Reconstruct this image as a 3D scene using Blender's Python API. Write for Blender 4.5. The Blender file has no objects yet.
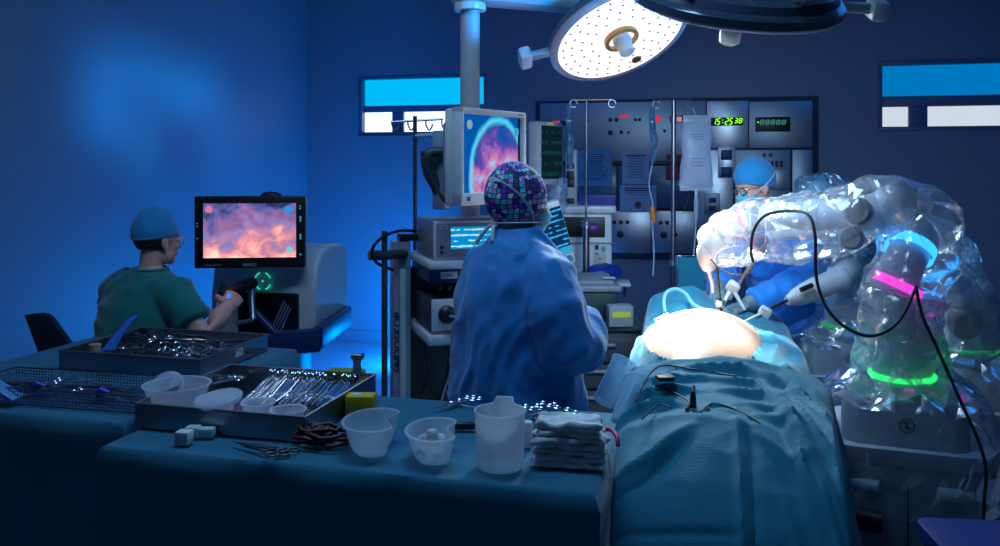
import bpy, bmesh, math, random
from mathutils import Vector, Matrix, Euler, noise
random.seed(7)
PI = math.pi
SC = bpy.context.scene
COL = SC.collection

# ------------------------------------------------------------------ camera
CZ = 1.65                      # eye height
FPX = 850.0                    # focal length in pixels of a 1000 px wide frame
HOR = 165.0                    # row of the horizon
A = math.radians(14.5)         # the camera looks this far left of the room's depth axis
cam_d = bpy.data.cameras.new('camera'); cam = bpy.data.objects.new('camera', cam_d); COL.objects.link(cam)
cam.location = (0, 0, CZ); cam.rotation_euler = (PI/2, 0, A)
cam_d.sensor_width = 36; cam_d.lens = FPX/1000*36; cam_d.shift_y = -(273-HOR)/1000
cam_d.clip_start = 0.05
SC.camera = cam
RT = Vector((math.cos(A), math.sin(A), 0)); FW = Vector((-math.sin(A), math.cos(A), 0)); UP = Vector((0, 0, 1))
def W(px, py, d):              # a point seen at a pixel, d metres deep
    return Vector((0, 0, CZ)) + RT*((px-500)/FPX*d) + FW*d + UP*((HOR-py)/FPX*d)
def WZ(px, py, z):             # the same, on a level of height z
    return W(px, py, (CZ-z)*FPX/(py-HOR))

# ------------------------------------------------------------------ world, lights, exposure
SC.view_settings.view_transform = 'Standard'; SC.view_settings.look = 'None'
SC.view_settings.gamma = 1; SC.view_settings.use_curve_mapping = False
SC.view_settings.exposure = 0.0
w = bpy.data.worlds.new('world'); SC.world = w; w.use_nodes = True
w.node_tree.nodes['Background'].inputs[0].default_value = (0.01, 0.03, 0.12, 1)
w.node_tree.nodes['Background'].inputs[1].default_value = 0.12
def lamp(name, typ, loc, target, color, energy, **kw):
    d = bpy.data.lights.new(name, typ); d.color = color; d.energy = energy
    for k, v in kw.items(): setattr(d, k, v)
    o = bpy.data.objects.new(name, d); COL.objects.link(o); o.location = loc
    if target is not None: o.rotation_euler = (Vector(target)-Vector(loc)).to_track_quat('-Z', 'Y').to_euler()
    return o
# blue ceiling lighting of the room, then an added key and fill
lamp('ceiling_light_blue_rear', 'AREA', (-1.7, 5.6, 3.36), (-1.7, 5.6, 0), (0.0, 0.20, 1.0), 7, shape='RECTANGLE', size=2.6, size_y=1.6)
lamp('ceiling_light_blue_right', 'AREA', (1.7, 5.2, 3.36), (1.7, 5.2, 0), (0.02, 0.26, 1.0), 9, shape='RECTANGLE', size=1.6, size_y=1.6)
lamp('overhead_key_light', 'AREA', (-0.8, 2.38, 3.36), (-0.8, 2.42, 0), (0.24, 0.62, 1.0), 25, shape='RECTANGLE', size=1.1, size_y=0.5)  # unseen key light added to brighten the nurse and table tops
lamp('pale_fill_light', 'AREA', (-2.0, 2.5, 3.36), (-2.3, 3.2, 0.0), (0.75, 0.70, 1.0), 9, shape='RECTANGLE', size=0.8, size_y=0.8)  # unseen pale fill added for the seated surgeon and side wall
# unseen lamp added to throw the blue patch on the side wall
lamp('wall_patch_light', 'AREA', (1.9, 3.0, 2.9), (-3.8, 5.2, 2.0), (0.0, 0.32, 1.0), 6, shape='RECTANGLE', size=1.3, size_y=0.45, spread=math.radians(10))
# ------------------------------------------------------------------ materials
MATS = {}
def mat(name, col, rough=0.5, metal=0.0, var=0.12, scale=30, bump=0.0, bscale=80, emit=None, estr=0, alpha=1.0, spec=0.5, coat=0.0, trans=0.0):
    if name in MATS: return MATS[name]
    m = bpy.data.materials.new(name); m.use_nodes = True; nt = m.node_tree; N = nt.nodes; L = nt.links
    b = N['Principled BSDF']
    tc = N.new('ShaderNodeTexCoord'); nz = N.new('ShaderNodeTexNoise'); nz.inputs['Scale'].default_value = scale; nz.inputs['Detail'].default_value = 3
    L.new(tc.outputs['Object'], nz.inputs['Vector'])
    mx = N.new('ShaderNodeMix'); mx.data_type = 'RGBA'
    c = Vector(col)
    mx.inputs[6].default_value = (*(c*(1-var)), 1); mx.inputs[7].default_value = (*[min(1, x) for x in c*(1+var)], 1)
    L.new(nz.outputs['Fac'], mx.inputs[0]); L.new(mx.outputs[2], b.inputs['Base Color'])
    b.inputs['Roughness'].default_value = rough; b.inputs['Metallic'].default_value = metal
    b.inputs['Specular IOR Level'].default_value = spec; b.inputs['Coat Weight'].default_value = coat
    b.inputs['Alpha'].default_value = alpha
    if trans: b.inputs['Transmission Weight'].default_value = trans
    if bump:
        n2 = N.new('ShaderNodeTexNoise'); n2.inputs['Scale'].default_value = bscale; n2.inputs['Detail'].default_value = 4
        L.new(tc.outputs['Object'], n2.inputs['Vector'])
        bp = N.new('ShaderNodeBump'); bp.inputs['Strength'].default_value = bump; bp.inputs['Distance'].default_value = 0.01
        L.new(n2.outputs['Fac'], bp.inputs['Height']); L.new(bp.outputs[0], b.inputs['Normal'])
    if emit is not None:
        b.inputs['Emission Color'].default_value = (*emit, 1); b.inputs['Emission Strength'].default_value = estr
    MATS[name] = m; return m
def nodes_of(name):
    m = bpy.data.materials.new(name); m.use_nodes = True; nt = m.node_tree; nt.nodes.clear()
    out = nt.nodes.new('ShaderNodeOutputMaterial'); MATS[name] = m
    return m, nt.nodes, nt.links, out
def frosted(name, col, clear=0.4, rough=0.3):          # milky translucent plastic
    m, N, L, out = nodes_of(name)
    tc = N.new('ShaderNodeTexCoord'); nz = N.new('ShaderNodeTexNoise'); nz.inputs['Scale'].default_value = 40
    L.new(tc.outputs['Object'], nz.inputs['Vector'])
    ra = N.new('ShaderNodeMapRange'); ra.inputs[3].default_value = clear-0.08; ra.inputs[4].default_value = clear+0.08
    L.new(nz.outputs['Fac'], ra.inputs[0])
    p = N.new('ShaderNodeBsdfPrincipled'); p.inputs['Base Color'].default_value = (*col, 1); p.inputs['Roughness'].default_value = rough
    t = N.new('ShaderNodeBsdfTransparent'); tl = N.new('ShaderNodeBsdfTranslucent'); tl.inputs[0].default_value = (*col, 1)
    m1 = N.new('ShaderNodeMixShader'); m1.inputs[0].default_value = 0.4; L.new(p.outputs[0], m1.inputs[1]); L.new(tl.outputs[0], m1.inputs[2])
    m2 = N.new('ShaderNodeMixShader'); L.new(ra.outputs[0], m2.inputs[0]); L.new(m1.outputs[0], m2.inputs[1]); L.new(t.outputs[0], m2.inputs[2])
    L.new(m2.outputs[0], out.inputs[0]); return m
def film(name, tint=(0.85, 0.92, 1.0), haze=0.17, streak=0.6, scale=4.0, gloss=0.14):   # crumpled clear plastic sheet, its crease highlights painted as white streaks
    m, N, L, out = nodes_of(name)
    tc = N.new('ShaderNodeTexCoord')
    mp = N.new('ShaderNodeMapping'); L.new(tc.outputs['Object'], mp.inputs[0])
    dn = N.new('ShaderNodeTexNoise'); dn.inputs['Scale'].default_value = scale*0.5; dn.inputs['Detail'].default_value = 2
    L.new(mp.outputs[0], dn.inputs['Vector'])
    va = N.new('ShaderNodeVectorMath'); va.operation = 'MULTIPLY_ADD'; va.inputs[1].default_value = (0.4, 0.4, 0.4)
    L.new(dn.outputs['Color'], va.inputs[0]); L.new(mp.outputs[0], va.inputs[2])
    vo = N.new('ShaderNodeTexVoronoi'); vo.feature = 'DISTANCE_TO_EDGE'; vo.inputs['Scale'].default_value = scale*2.0
    L.new(va.outputs[0], vo.inputs['Vector'])
    nz = N.new('ShaderNodeTexNoise'); nz.inputs['Scale'].default_value = scale*0.8; nz.inputs['Detail'].default_value = 1; nz.inputs['Distortion'].default_value = 0.8
    L.new(mp.outputs[0], nz.inputs['Vector'])
    rg = N.new('ShaderNodeMapRange'); rg.inputs[1].default_value = 0.0; rg.inputs[2].default_value = 0.022; rg.inputs[3].default_value = 1; rg.inputs[4].default_value = 0
    L.new(vo.outputs['Distance'], rg.inputs[0])
    n3 = N.new('ShaderNodeMapRange'); n3.inputs[1].default_value = 0.42; n3.inputs[2].default_value = 0.7; L.new(nz.outputs['Fac'], n3.inputs[0])
    mu = N.new('ShaderNodeMath'); mu.operation = 'MULTIPLY'; L.new(rg.outputs[0], mu.inputs[0]); L.new(n3.outputs[0], mu.inputs[1])
    ad = N.new('ShaderNodeMath'); ad.operation = 'ADD'; L.new(vo.outputs['Distance'], ad.inputs[0]); L.new(nz.outputs['Fac'], ad.inputs[1])
    bp = N.new('ShaderNodeBump'); bp.inputs['Strength'].default_value = 0.8; bp.inputs['Distance'].default_value = 0.05; L.new(ad.outputs[0], bp.inputs['Height'])
    fa = N.new('ShaderNodeMath'); fa.operation = 'MULTIPLY_ADD'; fa.inputs[1].default_value = streak; fa.inputs[2].default_value = haze; fa.use_clamp = True
    L.new(mu.outputs[0], fa.inputs[0])
    t = N.new('ShaderNodeBsdfTransparent'); t.inputs[0].default_value = (*[0.5+0.5*x for x in tint], 1)
    df = N.new('ShaderNodeBsdfDiffuse'); df.inputs[0].default_value = (*tint, 1); L.new(bp.outputs[0], df.inputs['Normal'])
    tl = N.new('ShaderNodeBsdfTranslucent'); tl.inputs[0].default_value = (*tint, 1)
    m0 = N.new('ShaderNodeMixShader'); m0.inputs[0].default_value = 0.5; L.new(df.outputs[0], m0.inputs[1]); L.new(tl.outputs[0], m0.inputs[2])
    m1 = N.new('ShaderNodeMixShader'); L.new(fa.outputs[0], m1.inputs[0]); L.new(t.outputs[0], m1.inputs[1]); L.new(m0.outputs[0], m1.inputs[2])
    gl = N.new('ShaderNodeBsdfGlossy'); gl.inputs['Roughness'].default_value = 0.16; gl.inputs[0].default_value = (1, 1, 1, 1); L.new(bp.outputs[0], gl.inputs['Normal'])
    lw = N.new('ShaderNodeFresnel'); lw.inputs['IOR'].default_value = 1.5; L.new(bp.outputs[0], lw.inputs['Normal'])
    f2 = N.new('ShaderNodeMath'); f2.operation = 'MULTIPLY_ADD'; f2.inputs[1].default_value = 0.7; f2.inputs[2].default_value = gloss*0.4; f2.use_clamp = True; L.new(lw.outputs[0], f2.inputs[0])
    m2 = N.new('ShaderNodeMixShader'); L.new(f2.outputs[0], m2.inputs[0]); L.new(m1.outputs[0], m2.inputs[1]); L.new(gl.outputs[0], m2.inputs[2])
    L.new(m2.outputs[0], out.inputs[0]); return m
def glow(name, col, strength):
    m, N, L, out = nodes_of(name)
    e = N.new('ShaderNodeEmission'); e.inputs[0].default_value = (*col, 1); e.inputs[1].default_value = strength
    tc = N.new('ShaderNodeTexCoord'); nz = N.new('ShaderNodeTexNoise'); nz.inputs['Scale'].default_value = 5
    L.new(tc.outputs['Object'], nz.inputs['Vector'])
    mr = N.new('ShaderNodeMapRange'); mr.inputs[3].default_value = strength*0.95; mr.inputs[4].default_value = strength*1.05
    L.new(nz.outputs['Fac'], mr.inputs[0]); L.new(mr.outputs[0], e.inputs[1])
    L.new(e.outputs[0], out.inputs[0]); return m
def cloth(name, col, rough=0.8, weave=420, bump=0.25, var=0.10, sheen=0.3, spec=0.25, axis='Y', rib=0.0, crease=14):   # fine ribbed nonwoven
    m = mat(name, col, rough, var=var, scale=9, spec=spec); nt = m.node_tree; N = nt.nodes; L = nt.links
    b = N['Principled BSDF']; b.inputs['Sheen Weight'].default_value = sheen
    tc = N.new('ShaderNodeTexCoord'); wv = N.new('ShaderNodeTexWave'); wv.bands_direction = axis if axis != 'UV' else 'Y'
    wv.inputs['Scale'].default_value = weave/20; wv.inputs['Distortion'].default_value = 0.4; wv.inputs['Detail'].default_value = 0
    L.new(tc.outputs['UV' if axis == 'UV' else 'Object'], wv.inputs['Vector'])
    nz = N.new('ShaderNodeTexNoise'); nz.inputs['Scale'].default_value = crease; nz.inputs['Detail'].default_value = 5; L.new(tc.outputs['Object'], nz.inputs['Vector'])
    ws = N.new('ShaderNodeMath'); ws.operation = 'MULTIPLY'; ws.inputs[1].default_value = rib; L.new(wv.outputs['Fac'], ws.inputs[0])
    ad = N.new('ShaderNodeMath'); ad.operation = 'MULTIPLY_ADD'; ad.inputs[1].default_value = 3.0; L.new(nz.outputs['Fac'], ad.inputs[0]); L.new(ws.outputs[0], ad.inputs[2])
    bp = N.new('ShaderNodeBump'); bp.inputs['Strength'].default_value = bump; bp.inputs['Distance'].default_value = 0.004
    L.new(ad.outputs[0], bp.inputs['Height']); L.new(bp.outputs[0], b.inputs['Normal']); return m
def brushed(name, col, rough=0.32, axis=2):                        # brushed stainless steel
    m = mat(name, col, rough, metal=1.0, var=0.08, scale=4); nt = m.node_tree; N = nt.nodes; L = nt.links; b = N['Principled BSDF']
    tc = N.new('ShaderNodeTexCoord'); mp = N.new('ShaderNodeMapping'); s = [3, 3, 3]; s[axis] = 260; mp.inputs['Scale'].default_value = s
    nz = N.new('ShaderNodeTexNoise'); nz.inputs['Scale'].default_value = 1.5; nz.inputs['Detail'].default_value = 2
    L.new(tc.outputs['Object'], mp.inputs[0]); L.new(mp.outputs[0], nz.inputs['Vector'])
    mr = N.new('ShaderNodeMapRange'); mr.inputs[3].default_value = rough-0.1; mr.inputs[4].default_value = rough+0.14
    L.new(nz.outputs['Fac'], mr.inputs[0]); L.new(mr.outputs[0], b.inputs['Roughness'])
    bp = N.new('ShaderNodeBump'); bp.inputs['Strength'].default_value = 0.12; bp.inputs['Distance'].default_value = 0.002
    L.new(nz.outputs['Fac'], bp.inputs['Height']); L.new(bp.outputs[0], b.inputs['Normal']); return m
def screen_tissue(name, stops, scale, strength, seed=0.0, arc=None):   # endoscope picture: tissue colours, optional bright ring
    m, N, L, out = nodes_of(name)
    tc = N.new('ShaderNodeTexCoord'); mp = N.new('ShaderNodeMapping'); mp.inputs['Location'].default_value = (seed, seed*0.7, 0)
    L.new(tc.outputs['Generated'], mp.inputs[0])
    nz = N.new('ShaderNodeTexNoise'); nz.inputs['Scale'].default_value = scale; nz.inputs['Detail'].default_value = 7; nz.inputs['Distortion'].default_value = 0.5
    L.new(mp.outputs[0], nz.inputs['Vector'])
    sx = N.new('ShaderNodeSeparateXYZ'); L.new(tc.outputs['Generated'], sx.inputs[0])
    ad = N.new('ShaderNodeMath'); ad.operation = 'MULTIPLY_ADD'; ad.inputs[1].default_value = -0.55; L.new(sx.outputs['Z'], ad.inputs[0])
    sc2 = N.new('ShaderNodeMath'); sc2.operation = 'MULTIPLY_ADD'; sc2.inputs[1].default_value = 1.15; sc2.inputs[2].default_value = 0.2
    L.new(nz.outputs['Fac'], sc2.inputs[0]); L.new(sc2.outputs[0], ad.inputs[2])
    cr = N.new('ShaderNodeValToRGB'); el = cr.color_ramp.elements
    el[0].position = stops[0][0]; el[0].color = (*stops[0][1], 1); el[1].position = stops[-1][0]; el[1].color = (*stops[-1][1], 1)
    for p_, c_ in stops[1:-1]: e = el.new(p_); e.color = (*c_, 1)
    L.new(ad.outputs[0], cr.inputs[0]); col = cr.outputs[0]
    if arc:
        cx, cz, rx, rz, wd, ac, outc = arc
        def ml(sock, c, r):
            a = N.new('ShaderNodeMath'); a.operation = 'SUBTRACT'; L.new(sock, a.inputs[0]); a.inputs[1].default_value = c
            d = N.new('ShaderNodeMath'); d.operation = 'DIVIDE'; L.new(a.outputs[0], d.inputs[0]); d.inputs[1].default_value = r
            q = N.new('ShaderNodeMath'); q.operation = 'POWER'; L.new(d.outputs[0], q.inputs[0]); q.inputs[1].default_value = 2; return q.outputs[0]
        s_ = N.new('ShaderNodeMath'); L.new(ml(sx.outputs['X'], cx, rx), s_.inputs[0]); L.new(ml(sx.outputs['Z'], cz, rz), s_.inputs[1])
        sq = N.new('ShaderNodeMath'); sq.operation = 'SQRT'; L.new(s_.outputs[0], sq.inputs[0])
        nn = N.new('ShaderNodeMath'); nn.operation = 'MULTIPLY_ADD'; nn.inputs[1].default_value = 0.12; L.new(nz.outputs['Fac'], nn.inputs[0]); L.new(sq.outputs[0], nn.inputs[2])
        r2 = N.new('ShaderNodeValToRGB'); e = r2.color_ramp.elements; e[0].position = 0.485; e[0].color = (0, 0, 0, 1); e[1].position = 0.485+wd; e[1].color = (0, 0, 0, 1)
        k = e.new(0.485+wd/2); k.color = (1, 1, 1, 1); hf = N.new('ShaderNodeMath'); hf.operation = 'MULTIPLY'; hf.inputs[1].default_value = 0.5; L.new(nn.outputs[0], hf.inputs[0]); L.new(hf.outputs[0], r2.inputs[0])
        r3 = N.new('ShaderNodeMapRange'); r3.inputs[1].default_value = 0.97+wd; r3.inputs[2].default_value = 1.0+wd*1.6; L.new(nn.outputs[0], r3.inputs[0])
        ma = N.new('ShaderNodeMix'); ma.data_type = 'RGBA'; L.new(r3.outputs[0], ma.inputs[0]); L.new(col, ma.inputs[6]); ma.inputs[7].default_value = (*outc, 1)
        mb = N.new('ShaderNodeMix'); mb.data_type = 'RGBA'; L.new(r2.outputs[0], mb.inputs[0]); L.new(ma.outputs[2], mb.inputs[6]); mb.inputs[7].default_value = (*ac, 1); col = mb.outputs[2]
    e = N.new('ShaderNodeEmission'); L.new(col, e.inputs[0]); e.inputs[1].default_value = strength
    L.new(e.outputs[0], out.inputs[0]); return m
def screen_traces(name, bg, fg, strength, rows=9, sx=26):              # monitor of lines of figures and traces
    m, N, L, out = nodes_of(name)
    tc = N.new('ShaderNodeTexCoord'); mp = N.new('ShaderNodeMapping'); mp.inputs['Scale'].default_value = (sx, 1, rows); L.new(tc.outputs['Generated'], mp.inputs[0])
    nz = N.new('ShaderNodeTexNoise'); nz.inputs['Scale'].default_value = 1.0; nz.inputs['Detail'].default_value = 1; L.new(mp.outputs[0], nz.inputs['Vector'])
    wv = N.new('ShaderNodeTexWave'); wv.bands_direction = 'Z'; wv.inputs['Scale'].default_value = rows*0.32; L.new(tc.outputs['Generated'], wv.inputs['Vector'])
    mu = N.new('ShaderNodeMath'); mu.operation = 'MULTIPLY'; L.new(nz.outputs['Fac'], mu.inputs[0]); L.new(wv.outputs['Fac'], mu.inputs[1])
    mr = N.new('ShaderNodeMapRange'); mr.inputs[1].default_value = 0.40; mr.inputs[2].default_value = 0.46; L.new(mu.outputs[0], mr.inputs[0])
    mx = N.new('ShaderNodeMix'); mx.data_type = 'RGBA'; mx.inputs[6].default_value = (*bg, 1); mx.inputs[7].default_value = (*fg, 1); L.new(mr.outputs[0], mx.inputs[0])
    e = N.new('ShaderNodeEmission'); L.new(mx.outputs[2], e.inputs[0]); e.inputs[1].default_value = strength
    L.new(e.outputs[0], out.inputs[0]); return m
def mosaic(name):                                                     # printed cap fabric: little coloured tiles on black
    m = mat(name, (0.1, 0.1, 0.15), 0.75); nt = m.node_tree; N = nt.nodes; L = nt.links; b = N['Principled BSDF']
    uv = N.new('ShaderNodeUVMap'); mp = N.new('ShaderNodeMapping'); mp.inputs['Scale'].default_value = (30, 15, 1); mp.inputs['Rotation'].default_value = (0, 0, 0.25)
    L.new(uv.outputs[0], mp.inputs[0])
    vo = N.new('ShaderNodeTexVoronoi'); vo.voronoi_dimensions = '2D'; vo.distance = 'CHEBYCHEV'; vo.inputs['Randomness'].default_value = 0.45; vo.inputs['Scale'].default_value = 1
    ve = N.new('ShaderNodeTexVoronoi'); ve.voronoi_dimensions = '2D'; ve.feature = 'DISTANCE_TO_EDGE'; ve.inputs['Randomness'].default_value = 0.45; ve.inputs['Scale'].default_value = 1
    L.new(mp.outputs[0], vo.inputs['Vector']); L.new(mp.outputs[0], ve.inputs['Vector'])
    cr = N.new('ShaderNodeValToRGB'); cr.color_ramp.interpolation = 'CONSTANT'; e = cr.color_ramp.elements
    cs = [(0.10, 0.04, 0.22), (0.35, 0.06, 0.75), (0.06, 0.50, 0.62), (0.55, 0.42, 0.80), (0.03, 0.04, 0.14), (0.20, 0.75, 0.85), (0.75, 0.20, 0.80), (0.85, 0.88, 1.0)]
    e[0].position = 0; e[0].color = (*cs[0], 1); e[1].position = 0.14; e[1].color = (*cs[1], 1)
    for i in range(2, 8): k = e.new(0.13*i+0.02); k.color = (*cs[i], 1)
    sp = N.new('ShaderNodeSeparateColor'); L.new(vo.outputs['Color'], sp.inputs[0]); L.new(sp.outputs[0], cr.inputs[0])
    mr = N.new('ShaderNodeMapRange'); mr.inputs[1].default_value = 0.07; mr.inputs[2].default_value = 0.11; L.new(ve.outputs['Distance'], mr.inputs[0])
    mx = N.new('ShaderNodeMix'); mx.data_type = 'RGBA'; mx.inputs[6].default_value = (0.005, 0.005, 0.012, 1); L.new(mr.outputs[0], mx.inputs[0]); L.new(cr.outputs[0], mx.inputs[7])
    L.new(mx.outputs[2], b.inputs['Base Color']); return m

# ------------------------------------------------------------------ mesh kit
class MB:
    """collects shapes; build() links them as one mesh object"""
    def __init__(s, M=None): s.v = []; s.f = []; s.uv = {}; s.M = M or Matrix()
    def add(s, vs, fs, M=None, uvs=None):
        o = len(s.v); T = s.M @ M if M is not None else s.M
        s.v += [T @ Vector(p) for p in vs]
        for i, fc in enumerate(fs):
            if uvs: s.uv[len(s.f)] = uvs[i]
            s.f.append([o+k for k in fc])
        return s
    def box(s, c, size, bevel=0.0, rot=None, seg=2, taper=1.0):
        bm = bmesh.new(); bmesh.ops.create_cube(bm, size=1)
        for v in bm.verts:
            k = taper if v.co.z > 0 else 1.0
            v.co = Vector((v.co.x*size[0]*k, v.co.y*size[1]*k, v.co.z*size[2]))
        if bevel > 0: bmesh.ops.bevel(bm, geom=bm.edges[:]+bm.verts[:], offset=min(bevel, min(size)*0.49), segments=seg, affect='EDGES', profile=0.5)
        bm.verts.index_update(); M = Matrix.Translation(c)
        if rot is not None: M = M @ (rot if isinstance(rot, Matrix) else Euler(rot).to_matrix().to_4x4())
        s.add([v.co.copy() for v in bm.verts], [[v.index for v in f.verts] for f in bm.faces], M); bm.free(); return s
    def loft(s, rings, cap0=True, cap1=True, closed=True, uv=False):
        n = len(rings[0]); vs = [p for r in rings for p in r]; fs = []; us = []
        m = n if closed else n-1
        for i in range(len(rings)-1):
            for j in range(m):
                k = (j+1) % n
                fs.append((i*n+j, i*n+k, (i+1)*n+k, (i+1)*n+j))
                if uv:
                    a, b = i/(len(rings)-1), (i+1)/(len(rings)-1); us.append(((j/m, a), ((j+1)/m, a), ((j+1)/m, b), (j/m, b)))
        if cap0: fs.append(tuple(reversed(range(n)))); us.append(tuple((0, 0) for _ in range(n)))
        if cap1: fs.append(tuple(range((len(rings)-1)*n, len(rings)*n))); us.append(tuple((0, 1) for _ in range(n)))
        return s.add(vs, fs, None, us if uv else None)
    def tube(s, pts, r, seg=10, flat=1.0, ref=None, caps=True, closed=False, smooth=0):
        pts = [Vector(p) for p in pts]
        rs = list(r) if isinstance(r, (list, tuple)) else [r]*len(pts)
        if smooth:
            pts, rs = catmull(pts, rs, smooth)
        n = len(pts); rings = []; up = Vector(ref) if ref is not None else None; prev = None
        for i, p in enumerate(pts):
            a = pts[(i-1) % n] if (closed or i > 0) else p; b = pts[(i+1) % n] if (closed or i < n-1) else p
            t = (b-a).normalized() if (b-a).length > 1e-9 else Vector((0, 0, 1))
            if prev is None:
                u = up if up is not None else (Vector((0, 0, 1)) if abs(t.z) < 0.9 else Vector((1, 0, 0)))
            else: u = prev
            u = (u - t*u.dot(t)); u = u.normalized() if u.length > 1e-6 else t.orthogonal().normalized()
            prev = u; q = t.cross(u)
            rings.append([p + u*(math.cos(2*PI*k/seg)*rs[i]*flat) + q*(math.sin(2*PI*k/seg)*rs[i]) for k in range(seg)])
        if closed:
            rings.append(rings[0]); s.loft(rings, False, False)
        else: s.loft(rings, caps, caps)
        return s
    def cyl(s, p0, p1, r0, r1=None, seg=20): return s.tube([p0, p1], [r0, r0 if r1 is None else r1], seg)
    def ell(s, c, r, seg=16, rings=10, rot=None, lo=0.0, hi=PI, uv=False, caps=False):
        M = Matrix.Translation(c)
        if rot is not None: M = M @ (rot if isinstance(rot, Matrix) else Euler(rot).to_matrix().to_4x4())
        R = []
        for i in range(rings+1):
            th = lo + (hi-lo)*i/rings; th = min(max(th, 0.02), PI-0.02)
            R.append([M @ Vector((r[0]*math.sin(th)*math.cos(2*PI*k/seg), r[1]*math.sin(th)*math.sin(2*PI*k/seg), r[2]*math.cos(th))) for k in range(seg)])
        R = R[::-1]
        return s.loft(R, hi > PI-0.03 or caps, lo < 0.03 or caps, uv=uv)
    def lathe(s, prof, seg=28, c=(0, 0, 0), rot=None, caps=(False, False)):
        M = Matrix.Translation(c)
        if rot is not None: M = M @ (rot if isinstance(rot, Matrix) else Euler(rot).to_matrix().to_4x4())
        return s.loft([[M @ Vector((r*math.cos(2*PI*k/seg), r*math.sin(2*PI*k/seg), z)) for k in range(seg)] for r, z in prof], *caps)
    def torus(s, c, R, r, rot=None, seg=20, sub=6, arc=2*PI):
        M = Matrix.Translation(c)
        if rot is not None: M = M @ (rot if isinstance(rot, Matrix) else Euler(rot).to_matrix().to_4x4())
        full = arc > 6.2; n = seg if full else seg+1
        return s.tube([M @ Vector((R*math.cos(arc*k/seg), R*math.sin(arc*k/seg), 0)) for k in range(n)], r, sub, closed=full)
    def prism(s, outline, z0, z1, M=None):
        n = len(outline); vs = [(x, y, z0) for x, y in outline]+[(x, y, z1) for x, y in outline]
        fs = [tuple(reversed(range(n))), tuple(range(n, 2*n))]+[(i, (i+1) % n, n+(i+1) % n, n+i) for i in range(n)]
        return s.add(vs, fs, M)
    def grid(s, fn, nu, nv, uv=False):
        vs = [fn(i/nu, j/nv) for j in range(nv+1) for i in range(nu+1)]
        fs = [(j*(nu+1)+i, j*(nu+1)+i+1, (j+1)*(nu+1)+i+1, (j+1)*(nu+1)+i) for j in range(nv) for i in range(nu)]
        us = [((i/nu, j/nv), ((i+1)/nu, j/nv), ((i+1)/nu, (j+1)/nv), (i/nu, (j+1)/nv)) for j in range(nv) for i in range(nu)] if uv else None
        return s.add(vs, fs, None, us)
    def mesh(s, name):
        me = bpy.data.meshes.new(name); me.from_pydata([tuple(p) for p in s.v], [], s.f)
        if s.uv:
            ul = me.uv_layers.new(name='UVMap')
            for p in me.polygons:
                u = s.uv.get(p.index)
                if u:
                    for k, li in enumerate(p.loop_indices): ul.data[li].uv = u[k % len(u)]
        me.update(); return me
    def build(s, name, material, parent=None, smooth=True, angle=40):
        return mesh_obj(name, s.mesh(name), material, parent, smooth, angle)
def mesh_obj(name, me, material, parent=None, smooth=True, angle=40):
    if smooth:
        me.polygons.foreach_set('use_smooth', [True]*len(me.polygons)); me.set_sharp_from_angle(angle=math.radians(angle))
    if material is not None:
        me.materials.clear(); me.materials.append(material)
    o = bpy.data.objects.new(name, me); COL.objects.link(o)
    if parent is not None: o.parent = parent
    return o
def catmull(pts, rs, k):
    P = [pts[0]]+pts+[pts[-1]]; R = [rs[0]]+rs+[rs[-1]]; op, orr = [], []
    for i in range(1, len(P)-2):
        for j in range(k):
            t = j/k; a, b, c, d = P[i-1], P[i], P[i+1], P[i+2]
            op.append(0.5*((2*b)+(c-a)*t+(2*a-5*b+4*c-d)*t*t+(3*b-a-3*c+d)*t**3))
            orr.append(R[i]+(R[i+1]-R[i])*t)
    op.append(pts[-1]); orr.append(rs[-1]); return op, orr
def remesh(mb, voxel, smooth=4, fac=0.5):
    """fuse overlapping closed shapes into one continuous surface"""
    me = mb.mesh('tmp'); o = bpy.data.objects.new('tmp', me); COL.objects.link(o)
    r = o.modifiers.new('r', 'REMESH'); r.mode = 'VOXEL'; r.voxel_size = voxel
    if smooth: q = o.modifiers.new('s', 'SMOOTH'); q.iterations = smooth; q.factor = fac
    dg = bpy.context.evaluated_depsgraph_get(); dg.update()
    out = bpy.data.meshes.new_from_object(o.evaluated_get(dg)); bpy.data.objects.remove(o); bpy.data.meshes.remove(me)
    return out
def displace(me, fn):
    me.update(); ns = [v.normal.copy() for v in me.vertices]
    for v, n in zip(me.vertices, ns): v.co = v.co + n*fn(v.co)
    me.update()
def ridge(p, s=(1, 1, 1)):
    return 1-2*abs(noise.noise(Vector((p.x*s[0], p.y*s[1], p.z*s[2]))))
def thing(name, label, cat, loc=(0, 0, 0), rz=0.0, group=None, rot=None):
    o = bpy.data.objects.new(name, None); COL.objects.link(o); o.location = loc
    o.rotation_euler = rot if rot is not None else (0, 0, rz); o.empty_display_size = 0.05
    o['label'] = label; o['category'] = cat
    if group: o['group'] = group
    return o
def tag(o, label, cat, group=None):
    o['label'] = label; o['category'] = cat
    if group: o['group'] = group
    return o
def struct(o): o['kind'] = 'structure'; return o
def place(o, loc, rz=0.0, rot=None):
    o.location = loc; o.rotation_euler = rot if rot is not None else (0, 0, rz); return o
def text_mesh(txt, size, extrude=0.001, align='CENTER'):
    c = bpy.data.curves.new('t', 'FONT'); c.body = txt; c.size = size; c.extrude = extrude; c.align_x = align; c.align_y = 'CENTER'; c.resolution_u = 2
    o = bpy.data.objects.new('t', c); COL.objects.link(o); dg = bpy.context.evaluated_depsgraph_get(); dg.update()
    me = bpy.data.meshes.new_from_object(o.evaluated_get(dg)); bpy.data.objects.remove(o); bpy.data.curves.remove(c); return me
def text_obj(name, txt, size, material, parent, M, extrude=0.001, align='CENTER'):
    me = text_mesh(txt, size, extrude, align); me.transform(M); return mesh_obj(name, me, material, parent, smooth=False)
FRONT = Matrix.Rotation(PI/2, 4, 'X')        # lays a flat drawing upright, facing local -Y
def at(x, y, z): return Matrix.Translation((x, y, z))
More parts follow.
